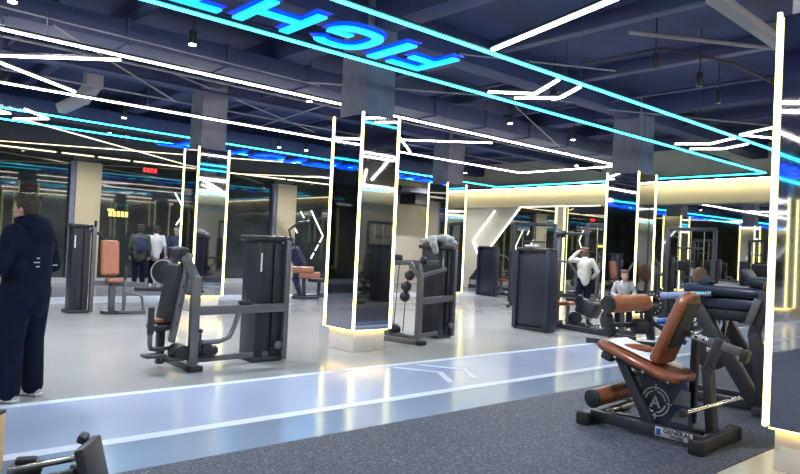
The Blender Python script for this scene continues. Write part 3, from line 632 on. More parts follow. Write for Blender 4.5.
# --- chest / hip machine left of centre
def hip_machine(name, label, loc, full=True):
    t = thing(name, label, 'exercise machine', loc)
    tower(t, .80, 1.19, .14, .56, 1.49, posts=[(1.2, .12)], side='y')
    MB().bar((0, 0, .0), (0, 0, 1.02), .10, .075, .012).bar((0, 0, .98), (-.07, .16, 1.22), .09, .075, .012).build('front_post', 'silver', t)
    foot(MB(), (0, -.06, .035), (0, .82, .035), .10, .07).build('cross_foot', 'silver', t)
    for y in (-.06, .82): MB().box((0, y, .03), (.16, .1, .06), None, .01).build('foot_cap', 'rubber', t)
    MB().bar((0, 0, .645), (1.2, .11, .645), .06, .10, .01).build('cross_beam', 'silver', t)
    MB().bar((0, .12, .09), (1.18, .2, .09), .06, .06, .008).build('lower_rail', 'silver', t)
    MB().cyl((1.1, .06, .2), (1.1, .11, .2), .05, n=18, bev=.01).build('pulley', 'silver', t)
    if full:
        bk = MB().bar((-.19, .13, .3), (-.03, .13, 1.26), .06, .09, .01).build('back_bracket', 'silver', t)
        for k in range(4):
            MB().cyl((-.16 + .028 * k, .079, .5 + .2 * k), (-.16 + .028 * k, .09, .5 + .2 * k), .013, n=10).build('bolt', 'black', bk)
        R = (0, math.radians(10), 0)
        pad((-.13, .33, .82), (.12, .34, .66), R, .05).build('backrest', 'padblack', t)
        pad((-.06, .33, 1.24), (.13, .28, .17), R, .045).build('headrest', 'padblack', t)
        pad((-.22, .35, .45), (.24, .30, .08), (0, math.radians(-6), 0), .035).build('seat', 'padblack', t)
        pad((-.25, .33, .515), (.12, .2, .05), None, .02).build('seat_edge', 'brown', t)
        MB().bar((-.22, .35, .04), (-.22, .35, .42), .08, .08, .01).build('seat_post', 'steel', t)
        hd_ = MB().tube([(-.44, .08, .68), (-.44, .08, .3), (-.42, .1, .25), (-.34, .14, .23), (-.2, .2, .23)], .025, 10).build('handle', 'silver', t)
        MB().cyl((-.44, .08, .4), (-.44, .08, .69), .034, n=14, bev=.01).build('handle_grip', 'steel', hd_)
        MB().bb(-.52, -.3, -.05, .12, .17, .2, .008).bb(-.28, -.12, -.02, .1, .12, .15, .008).build('foot_plate', 'steel', t)
        MB().cyl((-.12, -.02, .2), (-.12, .2, .2), .09, n=20, bev=.03).build('roller', 'padblack', t)
        MB().cyl((.16, -.03, .22), (.16, .2, .22), .07, n=20, bev=.03).build('roller', 'padblack', t)
        MB().cyl((.25, .0, .2), (.25, .16, .2), .055, n=20, bev=.02).build('roller', 'padblack', t)
        MB().bar((-.3, .1, .13), (.3, .1, .13), .07, .05, .008).build('lower_arm', 'steel', t)
        MB().tube([(.1, .0, .3), (.3, .0, .3), (.42, .0, .34), (.48, .02, .44), (.56, .05, .62)], .028, 12).build('curved_tube', 'silver', t)
        MB().cyl((.06, -.04, .2), (.06, -.04, .42), .012, n=8).ell((.06, -.04, .43), .025).build('pull_pin', 'black', t)
        MB().box((.62, .05, .72), (.14, .08, .05), None, .015).tube([(.6, .05, .74), (.64, .05, .82), (.7, .05, .8), (.7, .05, .73)], .012, 8).build('adjust_lever', 'black', t)
    return t
hip_machine('chest_press', 'grey weight machine with upright black seat pad and tall black stack housing, left of centre', (3.15, 6.85, 0))

# --- machine with jacket right of the central column
t = hip_machine('cable_machine', 'grey cable machine right of the central column with clothing on its tower', (6.84, 7.24, 0), False); t.rotation_euler.z = math.radians(14)
MB().bar((0, 0, 1.0), (0, .05, 1.2), .09, .075, .01).build('post_head', 'silver', t)
MB().bar((-.3, 1.15, 1.16), (.75, .15, 1.22), .06, .08, .01).build('upper_arm', 'silver', t)
MB().cyl((.38, .60, 1.26), (.28, .70, 1.26), .06, n=16, bev=.02).build('arm_roller', 'padblack', t)
MB().cyl((.5, .32, 1.24), (.56, .28, 1.24), .07, n=16, bev=.02).build('arm_pulley', 'padblack', t)
for k, (x, y, z) in enumerate([(.46, .50, 1.0), (.42, .53, .82), (.41, .54, .66)]):
    MB().ell((x, y, z), (.085, .085, .085)).build('hanging_ball', 'padblack', t)
MB().tube([(.46, .50, 1.18), (.42, .53, .7), (.41, .55, .1)], .008, 6).build('cable', 'cable', t)
MB().tube([(.33, .62, 1.16), (.30, .66, .1)], .008, 6).build('cable', 'cable', t)
foot(MB(), (.05, .08, .05), (.55, .95, .05), .12, .08).build('rear_foot', 'steel', t)
MB().ell((.42, .72, .12), (.12, .1, .1)).build('rear_weight', 'padblack', t)
MB().bar((0, 0, 1.02), (.9, .1, 1.12), .05, .06, .008).build('upper_beam', 'silver', t)
b = MB((7.75, 7.55, 1.55))
b.o = V((7.75, 7.55, 1.55)); rnd = random.Random(3)
for k in range(16):
    b.ell((7.62 + rnd.random() * .42, 7.42 + rnd.random() * .34, 1.53 + rnd.random() * .09), (.06 + rnd.random() * .08, .06 + rnd.random() * .06, .04 + rnd.random() * .035))
b.limb([(7.6, 7.5, 1.56), (7.55, 7.42, 1.5), (7.56, 7.38, 1.4)], [.07, .06, .05])
j = b.build('folded_jacket', 'greycloth'); j.location = (7.66, 7.75, 1.55); remesh(j, .012, 3)
tag(j, 'crumpled light grey jacket lying on top of the cable machine tower', 'jacket')

# --- far left machine with terracotta seat
t = thing('leg_extension', 'far left weight machine with terracotta backrest and purple topped grey housing', 'exercise machine', (3.45, 12.6, 0))
tower(t, 0, .34, .0, .36, 1.58, posts=[(.38, .02)], side='y')
MB().bar((.4, .0, .55), (1.35, -.05, .5), .07, .10, .01).build('seat_beam', 'silver', t)
pad((.66, -.02, 1.0), (.32, .12, .64), (math.radians(-8), 0, 0), .05).build('backrest', 'terracotta', t)
pad((.72, -.14, .6), (.28, .24, .07), None, .03).build('seat', 'terracotta', t)
MB().bar((.7, -.1, .0), (.7, -.1, .52), .1, .1, .01).build('seat_post', 'silver', t); foot(MB(), (.5, -.2, .03), (.95, -.2, .03), .12, .06).build('cross_foot', 'steel', t)
MB().cyl((.86, -.28, .62), (.86, -.28, .84), .03, n=12, bev=.008).build('handle_grip', 'black', t); MB().bar((.86, -.28, .03), (.86, -.28, .62), .05, .05, .006).build('handle_post', 'silver', t)
MB().tube([(.86, -.28, .36), (1.1, -.28, .36), (1.18, -.28, .3), (1.22, -.28, .04)], .025).build('curved_tube', 'silver', t)
MB().box((1.0, -.3, .04), (.5, .1, .05), None, .01).build('floor_rail', 'silver', t)
MB().tube([(.34, .1, 1.48), (.5, .1, 1.42), (.58, .02, 1.3)], .03).cyl((.42, .1, 1.42), (.42, .1, 1.66), .025).build('top_handle', 'black', t)

# --- wide stack housings in the centre background
def wide_tower(name, label, loc, w, h, d=.2, k=.8):
    t = thing(name, label, 'exercise machine', loc)
    tower(t, 0, d, 0, w, h, posts=[(-.005, .02), (-.005, w - .02)], side='x', post='bluesteel')
    MB().bb(.0, d, -.04, .02, .02, h - .05, .01).build('side_frame', 'bluesteel', t)
    MB().bar((d, w * .5, .12), (d + k, w * .5, .12), .08, .08, .01).build('floor_rail', 'silver', t)
    MB().bar((d + .1, w * .5, .75), (d + .75, w * .5, .7), .07, .08, .01).build('seat_beam', 'silver', t)
    pad((d + .62, w * .5, .5), (.36, .36, .09), None, .035).build('seat', 'brown', t)
    pad((d + .38, w * .5, .92), (.1, .32, .5), (0, math.radians(-8), 0), .04).build('backrest', 'padblack', t)
    MB().bar((d + .6, w * .5, .1), (d + .6, w * .5, .47), .07, .07).build('seat_post', 'silver', t)
    MB().bar((d + k, .0, .04), (d + k, w, .04), .08, .07, .01).build('cross_foot', 'steel', t)
    for q, e in ((.1, -1), (w - .1, 1)): MB().tube([(d, q, 1.35), (d + .3, q + e * .18, 1.3), (d + .5, q + e * .2, 1.1), (d + .52, q + e * .18, .85)], .025).build('arm', 'silver', t)
    return t
wide_tower('seated_press', 'weight machine with broad dark navy housing facing the camera, right of centre', (10.15, 7.33, 0), .77, 1.53)
twl = tag(MB((10.2, 7.75, 1.56)).box((10.2, 7.78, 1.575), (.14, .26, .05), None, .02).build('towel', 'whitecloth'), 'small folded white towel lying on the navy machine housing', 'towel'); twl.location = (10.2, 7.75, 1.56)
wide_tower('seated_row', 'distant weight machine with dark housing below the arrowhead wall light', (16.5, 14.05, 0), .7, 1.6)

# --- machine with low brown bench, posts and dark carriage in front of the white shirted person
t = thing('squat_machine', 'open machine with brown bench and plate horns in front of the white shirted person', 'exercise machine', (11.3, 7.0, 0))
MB().bar((-.1, 1.1, .05), (-.6, -1.1, .05), .09, .08, .01).build('floor_rail', 'steel', t)
MB().bar((.6, 1.1, .05), (.1, -.7, .05), .09, .08, .01).build('floor_rail', 'steel', t)
MB().bar((-.2, .80, .0), (-.2, .80, 1.95), .08, .08, .01).build('upright', 'silver', t)
MB().bar((-.2, .80, 1.86), (.05, .3, 1.86), .05, .05).build('top_arm', 'steel', t)
MB().cyl((-.24, .86, 1.85), (-.13, .72, 1.85), .075, n=16, bev=.02).build('adjuster', 'padblack', t)
pad((.2, 1.0, .46), (.3, .5, .08), (0, 0, math.radians(12)), .03).build('bench', 'terracotta', t)
for x, y in ((.18, 1.17), (.2, .82)): MB().bar((x, y, .04), (x, y, .42), .06, .06).build('leg', 'silver', t)
MB().box((.15, .3, .42), (.5, .36, .3), (.35, .1, .2), .05).build('carriage', 'steel', t)
MB().bar((.15, .3, .08), (.15, .3, .6), .08, .08).bar((.15, .3, .6), (0, -.3, .55), .05, .05).build('carriage_arm', 'chrome', t)
for k, (x, y, z) in enumerate([(-.18, .4, .22), (-.2, .3, .62), (-.12, .5, .9), (.0, -.2, .2)]):
    MB().cyl((x, y, z), (x + .07, y + .02, z), .13 if k in (0, 3) else .07, n=20, bev=.015).build('weight_plate', 'iron', t)
MB().cyl((-.3, -.05, .14), (-.45, -.4, .14), .035, n=12).cyl((-.2, -.1, .14), (-.34, -.42, .14), .035, n=12).build('foot_bar', 'chrome', t)

# --- cable tower behind the white shirted person
def cable_station(label, loc, rz):
    t = thing('cable_station', label, 'exercise machine', loc, rz)
    for x in (-.55, .55):
        MB().bar((x, 0, 0), (x, 0, 2.25), .09, .09, .01).build('upright', 'steel', t); foot(MB(), (x, -.5, .04), (x, .5, .04)).build('foot', 'steel', t)
        MB().bb(x - .11, x + .11, .08, .3, .1, 1.5, .02).build('weight_stack', 'shroud', t)
    MB().bar((-.55, 0, 2.22), (.55, 0, 2.22), .09, .09).build('top_beam', 'steel', t)
    for x in (-.3, .0, .3): MB().cyl((x, 0, .06), (x, 0, 2.2), .012, n=8).build('guide_rod', 'chrome', t)
    MB().bar((-.3, -.06, 1.75), (.3, -.06, 1.75), .05, .05).build('pull_bar', 'black', t)
    return t
cable_station('tall dark cable station behind the white shirted person', (14.9, 9.0, 0), math.radians(-45))
cable_station('tall dark cable station behind the distant column at right', (16.3, 7.6, 0), math.radians(-80))
cable_station('tall cable station with chrome rods behind the navy machine housing', (14.5, 11.0, 0), math.radians(-60))

# --- roller machine
t = thing('glute_machine', 'machine with thick orange leather roller on an arm and round toothed plate', 'exercise machine', (10.1, 5.9, 0)); o = (10.1, 5.9, 0)
a, b_ = V((9.5, 5.71, .69)), V((10.35, 5.53, .72)); ax = (b_ - a).normalized()
MB(o).cyl(a, b_, .137, n=28, bev=.03).build('roller', 'orange', t)
MB(o).cyl(a - ax * .03, a + ax * .025, .143, n=28, bev=.012).build('roller_end', 'black', t)
g = MB(o); c_ = b_ + ax * .17 + V((0, 0, -.02)); g.ring(c_, ax, .12, .2, .03)
u_ = ax.orthogonal().normalized(); v_ = ax.cross(u_)
for k in range(24):
    q = 2 * PI * k / 24; g.box(c_ + (u_ * math.cos(q) + v_ * math.sin(q)) * .205, (.03, .03, .03))
g.build('toothed_plate', 'steel', t)
for k in range(14):
    q = 2 * PI * k / 14; p = c_ + (u_ * math.cos(q) + v_ * math.sin(q)) * .16
    MB(o).cyl(p - ax * .02, p - ax * .014, .012, n=8).build('plate_hole', 'white', t)
MB(o).bar(b_ + V((.05, 0, -.05)), (10.5, 5.5, .1), .09, .13, .02).build('arm', 'steel', t)
MB(o).bar((10.5, 5.5, .4), (10.7, 5.0, .1), .08, .08, .01).build('brace', 'steel', t)
MB(o).cyl((10.1, 5.6, .33), (10.3, 5.5, .33), .13, n=22, bev=.03).build('pivot', 'black', t)
MB(o).cyl((9.62, 5.86, .42), (9.72, 5.8, .42), .14, n=22, bev=.03).build('weight_plate', 'iron', t)
MB(o).cyl((9.8, 5.9, .25), (9.9, 5.86, .25), .12, n=22, bev=.03).build('weight_plate', 'iron', t)
MB(o).bar((9.95, 5.72, .05), (9.95, 5.72, .6), .06, .06).build('post', 'silver', t)
MB(o).bar((9.75, 6.25, .05), (10.5, 5.1, .05), .09, .08, .01).build('floor_rail', 'steel', t)
MB(o).bar((9.8, 5.7, .05), (10.4, 6.2, .05), .08, .08, .01).build('cross_foot', 'steel', t)
MB(o).bar((9.7, 5.8, .35), (10.45, 5.55, .35), .07, .07).build('link_arm', 'steel', t)

# --- leg curl machine in the foreground
o = (5.35, 2.7, 0)
t = thing('leg_curl_machine', 'large leg machine with glossy orange brown leather seat and emblem plate in foreground', 'exercise machine', o)
B = lambda: MB(o)
Z0 = .006
B().bar((4.95, 2.21, .055 + Z0), (5.70, 2.24, .055 + Z0), .09, .095, .01, up=(0, 0, 1)).build('rear_foot', 'steel', t)
B().bar((4.98, 3.19, .05 + Z0), (5.85, 3.30, .05 + Z0), .08, .085, .01).build('front_foot', 'steel', t)
for x, y in ((4.955, 2.21), (5.695, 2.24), (4.985, 3.19), (5.845, 3.30)): B().box((x, y, .053 + Z0), (.05, .115, .105), None, .012).build('end_cap', 'rubber', t)
B().bar((5.10, 3.18, .078), (5.10, 2.25, .078), .06, .09, .008).build('side_rail', 'steel', t)
B().bar((5.35, 3.2, .05), (5.4, 2.31, .05), .06, .07, .008).build('side_rail', 'steel', t)
B().bar((5.12, 2.66, .10), (5.16, 2.97, .60), .05, .085, .01).build('front_post', 'steel', t)
B().bar((5.36, 2.27, .08), (5.3, 2.30, .62), .10, .07, .012).bar((5.3, 2.30, .58), (5.32, 2.22, .84), .10, .07, .012).build('rear_post', 'steel', t)
B().bar((5.5, 2.5, .1), (5.52, 2.5, .8), .06, .06, .01).build('middle_post', 'steel', t)
sp_ = B().prism([(2.33, .12), (2.70, .12), (2.93, .5), (2.4, .5)], (5.165, 0, 0), (0, 1, 0), (0, 0, 1), .012).build('side_plate', 'bluesteel', t)
# cut-out looks: pale panels seen through the plate
for pl in ([(2.36, .30), (2.50, .30), (2.44, .42), (2.36, .42)], [(2.37, .16), (2.52, .16), (2.46, .25), (2.38, .25)], [(2.76, .38), (2.83, .40), (2.85, .46), (2.78, .46)]):
    B().prism(pl, (5.157, 0, 0), (0, 1, 0), (0, 0, 1), .004).build('plate_window', 'silver', sp_)
# emblem
em = B(); ec = (5.152, 2.64, .29)
em.ring(ec, (1, 0, 0), .108, .118, .005, 36)
for q0 in range(4):
    pts = [V((5.150, 2.64 + .085 * math.cos(math.radians(q0 * 90 + 12 + k * 11)), .29 + .085 * math.sin(math.radians(q0 * 90 + 12 + k * 11)))) for k in range(7)]
    em.tube(pts, .007, 6)
for dy, dz in ((1, 0), (-1, 0), (0, 1), (0, -1)):
    em.box((5.150, 2.64 + dy * .115, .29 + dz * .115), (.004, .05 if dy else .01, .05 if dz else .01))
em.build('emblem', 'greycloth', sp_)
def put_text(body, size, M4, name, m, parent, bold=0.0):
    me = text_mesh(body, size, .001, bold); ob = bpy.data.objects.new(name, me); COL.objects.link(ob); me.materials.append(M[m]); ob.parent = parent; ob.matrix_local = M4; return ob
def face_mx(loc, xdir, up):  # text frame: x along xdir, y along up
    x, y = V(xdir).normalized(), V(up).normalized(); z = x.cross(y)
    R = Matrix((x, y, z)).transposed().to_4x4(); return Matrix.Translation(V(loc)) @ R
put_text('A', .13, face_mx((5.148 - o[0], 2.64 - o[1], .285), (0, -1, 0), (0, 0, 1)), 'emblem_letter', 'greycloth', sp_, .002)
lp = B().box((5.066, 2.44, .083), (.008, .30, .072), None, .002).build('name_plate', 'curb', t)
put_text('GENERAL', .052, face_mx((-.0045 + 5.066 - o[0], 2.41 - o[1], .098), (0, -1, 0), (0, 0, 1)), 'plate_lettering', 'shroud', lp, .0015)
put_text('FITNESS', .03, face_mx((-.0045 + 5.066 - o[0], 2.41 - o[1], .062), (0, -1, 0), (0, 0, 1)), 'plate_lettering', 'shroud', lp, .001)
B().box((5.0625, 2.56, .083), (.004, .036, .05), None, .001).build('plate_logo', 'blue', lp)
# seat: long cushion sloping down towards the camera side, tapering to a point at the far end
def cushion(poly, th, o_, u, v, inset=.02):
    b = B(); o_, u, v = V(o_), V(u).normalized(), V(v).normalized(); n_ = u.cross(v)
    rings = []
    for k, (d, hh) in enumerate([(inset, -th / 2), (inset * .3, -th / 2 + inset * .45), (0, -th / 2 + inset), (0, th / 2 - inset), (inset * .3, th / 2 - inset * .45), (inset, th / 2)]):
        rings.append([o_ + u * x + v * y + n_ * hh for x, y in grow(poly, -d)])
    m_ = len(poly); vs = [p for r in rings for p in r]; fs = []
    for i in range(len(rings) - 1):
        for k in range(m_): fs.append((i * m_ + k, i * m_ + (k + 1) % m_, (i + 1) * m_ + (k + 1) % m_, (i + 1) * m_ + k))
    fs.append(tuple(range(m_))[::-1]); fs.append(tuple((len(rings) - 1) * m_ + k for k in range(m_)))
    b._add(vs, fs); return b
SU = V((0, -.66, -.21)).normalized()      # down along the seat
seat_poly = [(0.0, .02), (.03, -.02), (.60, -.03), (.68, .0), (.70, .10), (.70, .38), (.66, .44), (.55, .45), (.14, .40), (.03, .30), (-.02, .14)]
seat_poly = [(.0, .0), (.05, -.03), (.62, -.03), (.69, .01), (.72, .10), (.72, .36), (.68, .44), (.60, .46), (.12, .46), (.02, .42), (-.02, .34), (-.03, .1)]
seat_ = cushion(seat_poly, .066, (5.05, 3.13, .70), SU, (1, 0, 0), .022).build('seat', 'brown', t)
B().box((5.26, 2.84, .555), (.34, .5, .03), (math.atan2(.21, .66), 0, 0), .005).build('seat_board', 'black', t)
# thigh fold in the leather
B().ell((5.28, 2.90, .675), (.16, .06, .03), (math.radians(17), 0, math.radians(-35))).build('leather_crease', 'brown', seat_)
for y, z in ((2.93, .585), (2.68, .505), (2.47, .46)): B().cyl((5.0, y, z + .03), (5.012, y, z + .03), .012, n=10).build('seat_bolt', 'chrome', seat_)
# backrest
BU = V((0, -.26, .62)).normalized()
bp_ = [(-.02, .03), (.0, 0), (.50, .0), (.57, .04), (.61, .11), (.61, .19), (.57, .26), (.50, .30), (.0, .30), (-.02, .27)]
cushion(bp_, .09, (5.10, 2.65, .62), BU, (1, 0, 0), .022).build('backrest', 'brown', t)
B().box((5.25, 2.50 - .02, .92), (.22, .03, .4), (math.atan2(.26, .62), 0, 0), .005).build('backrest_board', 'black', t)
at_ = B().bar((5.29, 2.50, .86), (5.32, 2.06, .755), .05, .05, .006).build('adjust_tube', 'chrome', t)
for k in range(5):
    p = V((5.29, 2.50, .86)).lerp(V((5.32, 2.06, .755)), .12 + .13 * k); B().cyl(p + V((-.028, 0, 0)), p + V((-.0255, 0, 0)), .011, n=10).build('adjust_hole', 'black', at_)
B().bar((5.30, 2.30, .81), (5.325, 2.06, .755), .066, .066, .01).build('adjust_sleeve', 'silver', t)
B().box((5.335, 2.04, .73), (.085, .06, .10), (.2, 0, 0), .015).build('sleeve_end', 'black', t)
# calf roller
lr = B().cyl((5.00, 3.12, .235), (5.62, 3.02, .30), .075, n=26, bev=.02).build('leg_roller', 'brown', t)
B().cyl((4.985, 3.123, .233), (5.03, 3.115, .238), .08, n=26, bev=.012).build('roller_end', 'black', lr)
B().bar((5.45, 3.04, .27), (5.4, 2.86, .6), .05, .06).build('roller_arm', 'steel', t)
B().bar((5.1, 3.0, .15), (5.7, 2.95, .2), .05, .05).build('roller_bar', 'chrome', t)
B().box((5.08, 3.03, .60), (.1, .1, .06), (.3, 0, 0), .015).build('seat_knob', 'black', t)
# plate horn
hb = B().cyl((4.93, 2.30, .30), (5.62, 2.18, .36), .018, n=14).build('handle_bar', 'chrome', t)
B().cyl((4.90, 2.305, .297), (4.94, 2.298, .30), .032, n=18, bev=.006).build('handle_end', 'black', hb)
# sheet of paper / plastic cover on the seat
cv = tag(B().box((5.30, 2.86, .662), (.36, .46, .004), (math.atan2(.21, .66), 0, .08), .001).build('instruction_card', 'white', None), 'glossy white and pale blue sheet lying on the orange brown leather seat', 'sheet'); cv.location = o
MB().box((5.34 - o[0], 2.74 - o[1], .6265), (.18, .10, .003), (math.atan2(.21, .66), 0, .08)).build('card_print', mat('card_blue', (.25, .55, .75), .4), cv)

# --- dark blue machine behind it
o = (7.0, 2.8, 0)
t = thing('lever_press', 'large dark blue black lever machine behind the leather seat at right', 'exercise machine', o)
B = lambda: MB(o)
B().box((7.0, 2.80, 1.15), (.5, .84, .10), (math.radians(1), 0, 0), .04, 3).build('upper_pad', 'bluesteel', t)
B().box((7.0, 2.76, 1.03), (.42, .72, .11), None, .03).build('lower_pad', 'bluesteel', t)
B().box((7.0, 2.76, .92), (.36, .62, .12), None, .03).build('weight_tray', 'padblack', t)
B().bar((6.8, 3.08, .98), (6.9, 2.52, .08), .10, .13, .015).build('front_leg', 'steel', t); B().bar((7.25, 3.08, .98), (7.3, 2.52, .08), .10, .13, .015).build('front_leg', 'steel', t)
B().bar((6.78, 2.42, 1.18), (6.78, 2.52, .75), .08, .10, .012).bar((6.78, 2.52, .78), (6.85, 2.42, .06), .10, .10, .012).build('rear_leg', 'steel', t)
B().bar((6.72, 2.47, 1.1), (6.72, 2.55, .86), .03, .07, .006).build('leg_cover', 'silver', t)
B().bar((7.28, 2.42, 1.18), (7.3, 2.42, .06), .10, .10, .012).build('rear_leg', 'steel', t)
B().bar((6.9, 3.35, .055), (7.0, 2.2, .055), .08, .09, .01).build('floor_rail', 'steel', t); B().bar((7.3, 3.35, .055), (7.35, 2.2, .055), .08, .09, .01).build('floor_rail', 'steel', t)
B().bar((6.7, 2.45, .05), (7.6, 2.45, .05), .09, .08, .01).build('cross_foot', 'steel', t)
for x in (6.72, 7.2): B().tube([(x, 2.9, 1.12), (x, 3.15, 1.09), (x, 3.40, 1.06)], .03, 12).build('handle', 'chrome', t)
B().cyl((6.72, 3.13, 1.09), (6.72, 3.43, 1.055), .034, n=16, bev=.01).build('handle_grip', 'paleblue', t)
B().tube([(6.85, 3.0, .92), (6.8, 3.08, .84), (6.72, 3.16, .80), (6.72, 3.42, .79)], .026, 12).build('lower_handle', 'chrome', t)
B().cyl((6.72, 3.28, .80), (6.72, 3.45, .785), .032, n=16, bev=.01).build('handle_grip', 'blue', t)
B().box((6.85, 3.02, 1.22), (.14, .12, .12), (math.radians(35), 0, 0), .03).build('shoulder_pad', 'bluesteel', t)
B().box((7.05, 2.66, 1.28), (.2, .06, .22), (math.radians(-35), 0, 0), .02).build('head_pad', 'bluesteel', t)
B().box((7.0, 2.48, 1.24), (.3, .28, .1), (math.radians(10), 0, 0), .04).build('head_cushion', 'padblack', t)
B().tube([(6.8, 2.45, 1.2), (6.8, 2.36, 1.4), (6.85, 2.28, 1.3), (6.9, 2.25, 1.05)], .022).build('cable_guard', 'steel', t)
for k in range(3): B().cyl((6.84 + .05 * k, 2.95, .55), (6.875 + .05 * k, 2.95, .55), .20 - .03 * k, n=26, bev=.01).build('weight_plate', 'iron', t)
B().bar((6.8, 2.95, .55), (7.3, 2.95, .55), .05, .05).bar((7.1, 2.95, .55), (7.05, 2.9, .95), .06, .06).build('plate_horn', 'chrome', t)

# --- low machine at the bottom edge
o = (.98, 3.3, 0)
t = thing('low_row_machine', 'top of a dark steel floor machine with tilted plate at the bottom left edge', 'exercise machine', o); B = lambda: MB(o)
B().box((1.10, 3.42, .20), (.05, .28, .26), (0, math.radians(-14), math.radians(-35)), .012).build('foot_plate', 'steel', t)
B().bar((1.02, 3.46, .05), (1.05, 3.46, .2), .08, .08, .01).build('plate_post', 'steel', t)
B().box((1.08, 3.53, .325), (.05, .07, .05), (.2, .3, -.6), .015).build('plate_tip', 'steel', t)
B().bar((1.05, 3.48, .24), (.74, 3.60, .19), .03, .03, .004).build('slide_rod', 'chrome', t); B().bar((1.0, 3.38, .19), (.70, 3.50, .14), .05, .05, .006).build('slide_rail', 'steel', t)
B().box((.84, 3.66, .17), (.16, .1, .05), (0, 0, -.35), .012).build('carriage', 'black', t); B().box((.84, 3.66, .212), (.10, .07, .03), (0, 0, -.35), .01).build('carriage_knob', 'rubber', t)
t.location = (1.05, 3.56, 0.006); B().bar((1.15, 3.36, .03), (.6, 3.58, .03), .1, .06, .01).build('floor_rail', 'steel', t); B().bar((.84, 3.6, .04), (.84, 3.64, .17), .05, .05).build('carriage_post', 'steel', t)
wb = thing('wooden_stand', 'edge of a pale wooden stand with black top trim at the left bottom border', 'stand', (.84, 4.5, 0))
MB().box((0, 0, .17), (.12, .12, .34), (0, 0, -.7), .006).build('body', 'wood', wb); MB().box((0, 0, .35), (.125, .125, .02), (0, 0, -.7), .005).build('top_trim', 'black', wb)

# --- fan bike and far machine with orange pads
o = (6.6, 17.3, 0)
t = thing('fan_bike', 'dark fan exercise bike with pale blue rimmed round housing in front of dark glass', 'exercise machine', o); B = lambda: MB(o)
B().cyl((6.95, 17.1, .50), (7.1, 17.25, .50), .36, n=32, bev=.04).build('fan_housing', 'black', t)
B().ring((6.94, 17.09, .50), (.7, .7, 0), .31, .335, .03).build('housing_rim', 'curb', t)
B().box((7.3, 17.15, .42), (.5, .3, .7), (0, 0, .1), .08).build('body', 'shroud', t)
B().box((7.3, 17.0, .80), (.45, .1, .05), None, .02).build('body_trim', 'blue', t)
B().bar((6.3, 17.35, .05), (7.5, 17.2, .05), .1, .08).build('floor_rail', 'steel', t); B().bar((7.2, 17.2, .8), (7.25, 17.2, 1.1), .06, .06).build('seat_post', 'steel', t)
B().ell((7.25, 17.2, 1.13), (.16, .11, .05)).build('saddle', 'padblack', t); B().bar((6.7, 17.3, .8), (6.55, 17.3, 1.35), .05, .05).tube([(6.5, 17.05, 1.32), (6.55, 17.3, 1.36), (6.6, 17.55, 1.32)], .02).build('handlebar', 'steel', t)

o = (9.6, 14.6, 0)
t = thing('abductor_machine', 'distant machine with two orange thigh pads in front of the dark glass', 'exercise machine', o); B = lambda: MB(o)
for x, y, z in ((9.45, 14.45, .75), (9.62, 14.4, .62)): B().cyl((x - .2, y + .1, z), (x + .25, y - .2, z), .085, n=16, bev=.02).build('thigh_pad', 'terracotta', t)
B().bar((9.6, 14.5, .05), (9.55, 14.5, .95), .08, .08).build('post', 'steel', t); B().bar((9.3, 14.6, .04), (9.9, 14.25, .04), .12, .07).build('cross_foot', 'steel', t)
B().bar((9.5, 14.6, .3), (9.7, 14.9, .9), .05, .06).bar((9.55, 14.5, .9), (9.3, 14.75, 1.5), .04, .04).build('lever', 'steel', t)
B().tube([(9.3, 14.75, 1.5), (9.25, 14.8, 1.75), (9.45, 14.7, 1.95), (9.7, 14.55, 2.0)], .03).build('curved_arm', 'steel', t)
B().bar((9.6, 14.5, .05), (10.5, 14.9, .05), .08, .08).build('floor_rail', 'steel', t); B().box((10.3, 14.85, .45), (.5, .4, .1), None, .03).bar((10.3, 14.85, .05), (10.3, 14.85, .4), .07, .07).build('seat', 'padblack', t)

# --- treadmills in front of the right wall mirrors and elsewhere
def treadmill(label, loc, rz):
    t = thing('treadmill', label, 'treadmill', loc, rz, 'treadmills along the right wall')
    MB().box((0, 0, .12), (.75, 1.7, .16), None, .03).build('deck', 'black', t); MB().box((0, -.1, .205), (.5, 1.4, .01)).build('running_belt', 'rubber', t)
    for x in (-.36, .36):
        MB().bar((x, .7, .1), (x, .88, 1.25), .07, .09, .01).build('upright', 'silver', t)
        MB().tube([(x, .85, 1.0), (x, .5, 1.0), (x, .3, .92)], .025).build('handrail', 'steel', t)
    MB().box((0, .88, 1.3), (.8, .12, .3), (math.radians(25), 0, 0), .04).build('console', 'black', t); MB().box((0, .81, 1.32), (.4, .02, .18), (math.radians(25), 0, 0)).build('screen', 'bluesteel', t)
    return t
tm = treadmill('treadmill by the right wall mirrors, first from the right column', (17.6, 5.2, 0), -PI / 2)
for i, (y, s_) in enumerate([(6.7, 'second'), (8.9, 'third'), (10.0, 'fourth'), (11.1, 'fifth')]):
    dup(tm, (17.6 if i else 17.9, y, 0), 'treadmill by the right wall mirrors, %s from the right column' % s_)
t = thing('waste_bin', 'tall brushed metal bin in front of the right wall mirror', 'bin', (15.9, 6.5, 0))
MB().cyl((0, 0, 0), (0, 0, 1.0), .22, n=26, bev=.02).build('body', 'bin', t); MB().cyl((0, 0, 1.0), (0, 0, 1.04), .2, n=26).build('lid', 'black', t)
t = thing('preacher_bench', 'bench with brown round topped backrest standing beside the far mirrored column', 'bench', (14.2, 6.4, 0))
MB().ell((0, 0, 1.12), (.07, .17, .2)).build('backrest', 'darkbrown', t); pad((-.3, 0, .5), (.45, .36, .09), None, .04).build('seat', 'terracotta', t)
MB().bar((0.06, 0, .04), (.06, 0, 1.0), .07, .07).bar((-.3, 0, .04), (-.3, 0, .46), .07, .07).bar((-.6, 0, .04), (.3, 0, .04), .08, .07).build('frame', 'steel', t)
t = thing('low_bench', 'low dark bench carrying the seated person by the far mirrored column', 'bench', (12.3, 7.06, 0), math.radians(121))
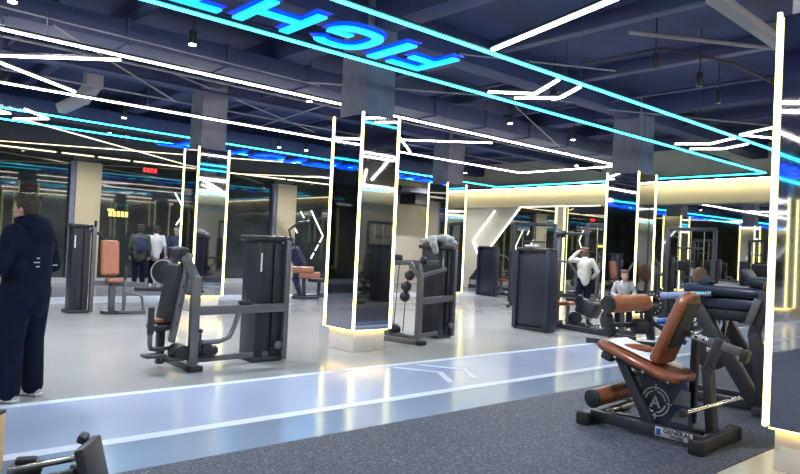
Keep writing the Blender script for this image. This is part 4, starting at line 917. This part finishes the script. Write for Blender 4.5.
pad((0, -.02, .45), (.9, .3, .08), None, .03).build('seat', 'padblack', t)
for x in (-.35, .35): MB().bar((x, -.02, 0), (x, -.02, .42), .06, .06).build('leg', 'steel', t)

# ------------------------------------------------------------------ lit signs and wall lights on the dark wall
def wl(p, q, label): return wall_line([p, q], label, 'y', 20.10, .014, 'led_wall')
wl((8.41, 2.79), (8.76, 2.23), 'upper arm of a small white arrow light on the dark wall')
wl((8.76, 2.23), (8.49, 1.81), 'lower arm of a small white arrow light on the dark wall')
wl((12.67, 2.12), (12.9, 1.78), 'short left arm of the white hexagon light on the dark wall')
wl((13.01, 2.55), (13.15, 2.33), 'small top arm of the white hexagon light on the dark wall')
wl((13.45, 2.61), (14.01, 1.72), 'long upper right arm of the white hexagon light on the dark wall')
for k in range(3):
    p = V((14.01, 1.72)).lerp(V((13.51, .85)), .04 + .34 * k); q = V((14.01, 1.72)).lerp(V((13.51, .85)), .28 + .34 * k)
    wl(tuple(p), tuple(q), '%s dash of the lower right arm of the hexagon light' % ['upper', 'middle', 'lower'][k])
t = thing('lit_sign', 'small yellow lit sign behind the terracotta backrest on the dark wall', 'sign', (6.7, 20.08, 2.05)); o = (6.7, 20.08, 2.05)
MB(o).bb(6.42, 7.05, 20.09, 20.12, 1.9, 2.14).build('panel', 'black', t)
for k in range(5): MB(o).bb(6.46 + k * .115, 6.54 + k * .115, 20.07, 20.09, 1.95, 2.1).build('character', 'yellow_led', t)
MB(o).bb(6.42, 6.6, 20.06, 20.08, 2.1, 2.16).build('bright_bar', 'yellow_led', t)
t = thing('led_display', 'small red digital display high on the dark wall at left', 'display', (7.6, 20.08, 3.4)); o = (7.6, 20.08, 3.4)
MB(o).bb(7.35, 7.85, 20.09, 20.12, 3.3, 3.5, .005).build('case', 'black', t)
for k in range(4): MB(o).bb(7.39 + k * .11, 7.46 + k * .11, 20.075, 20.09, 3.34, 3.46).build('digit', 'red_led', t)

# machines that only show as reflections in the columns
hip_machine('chest_press', 'weight machine behind the camera seen only reflected in the central column', (12.2, -1.3, 0))
hip_machine('chest_press', 'weight machine near the front wall seen only as a dim reflection', (10.3, 0.2, 0))
cable_station('tall cable station behind the camera seen only as a reflection', (14.3, -3.0, 0), 0.3)
wide_tower('seated_row', 'navy weight machine at the far left wall seen only as a reflection', (-7.0, 4.0, 0), .7, 1.6)
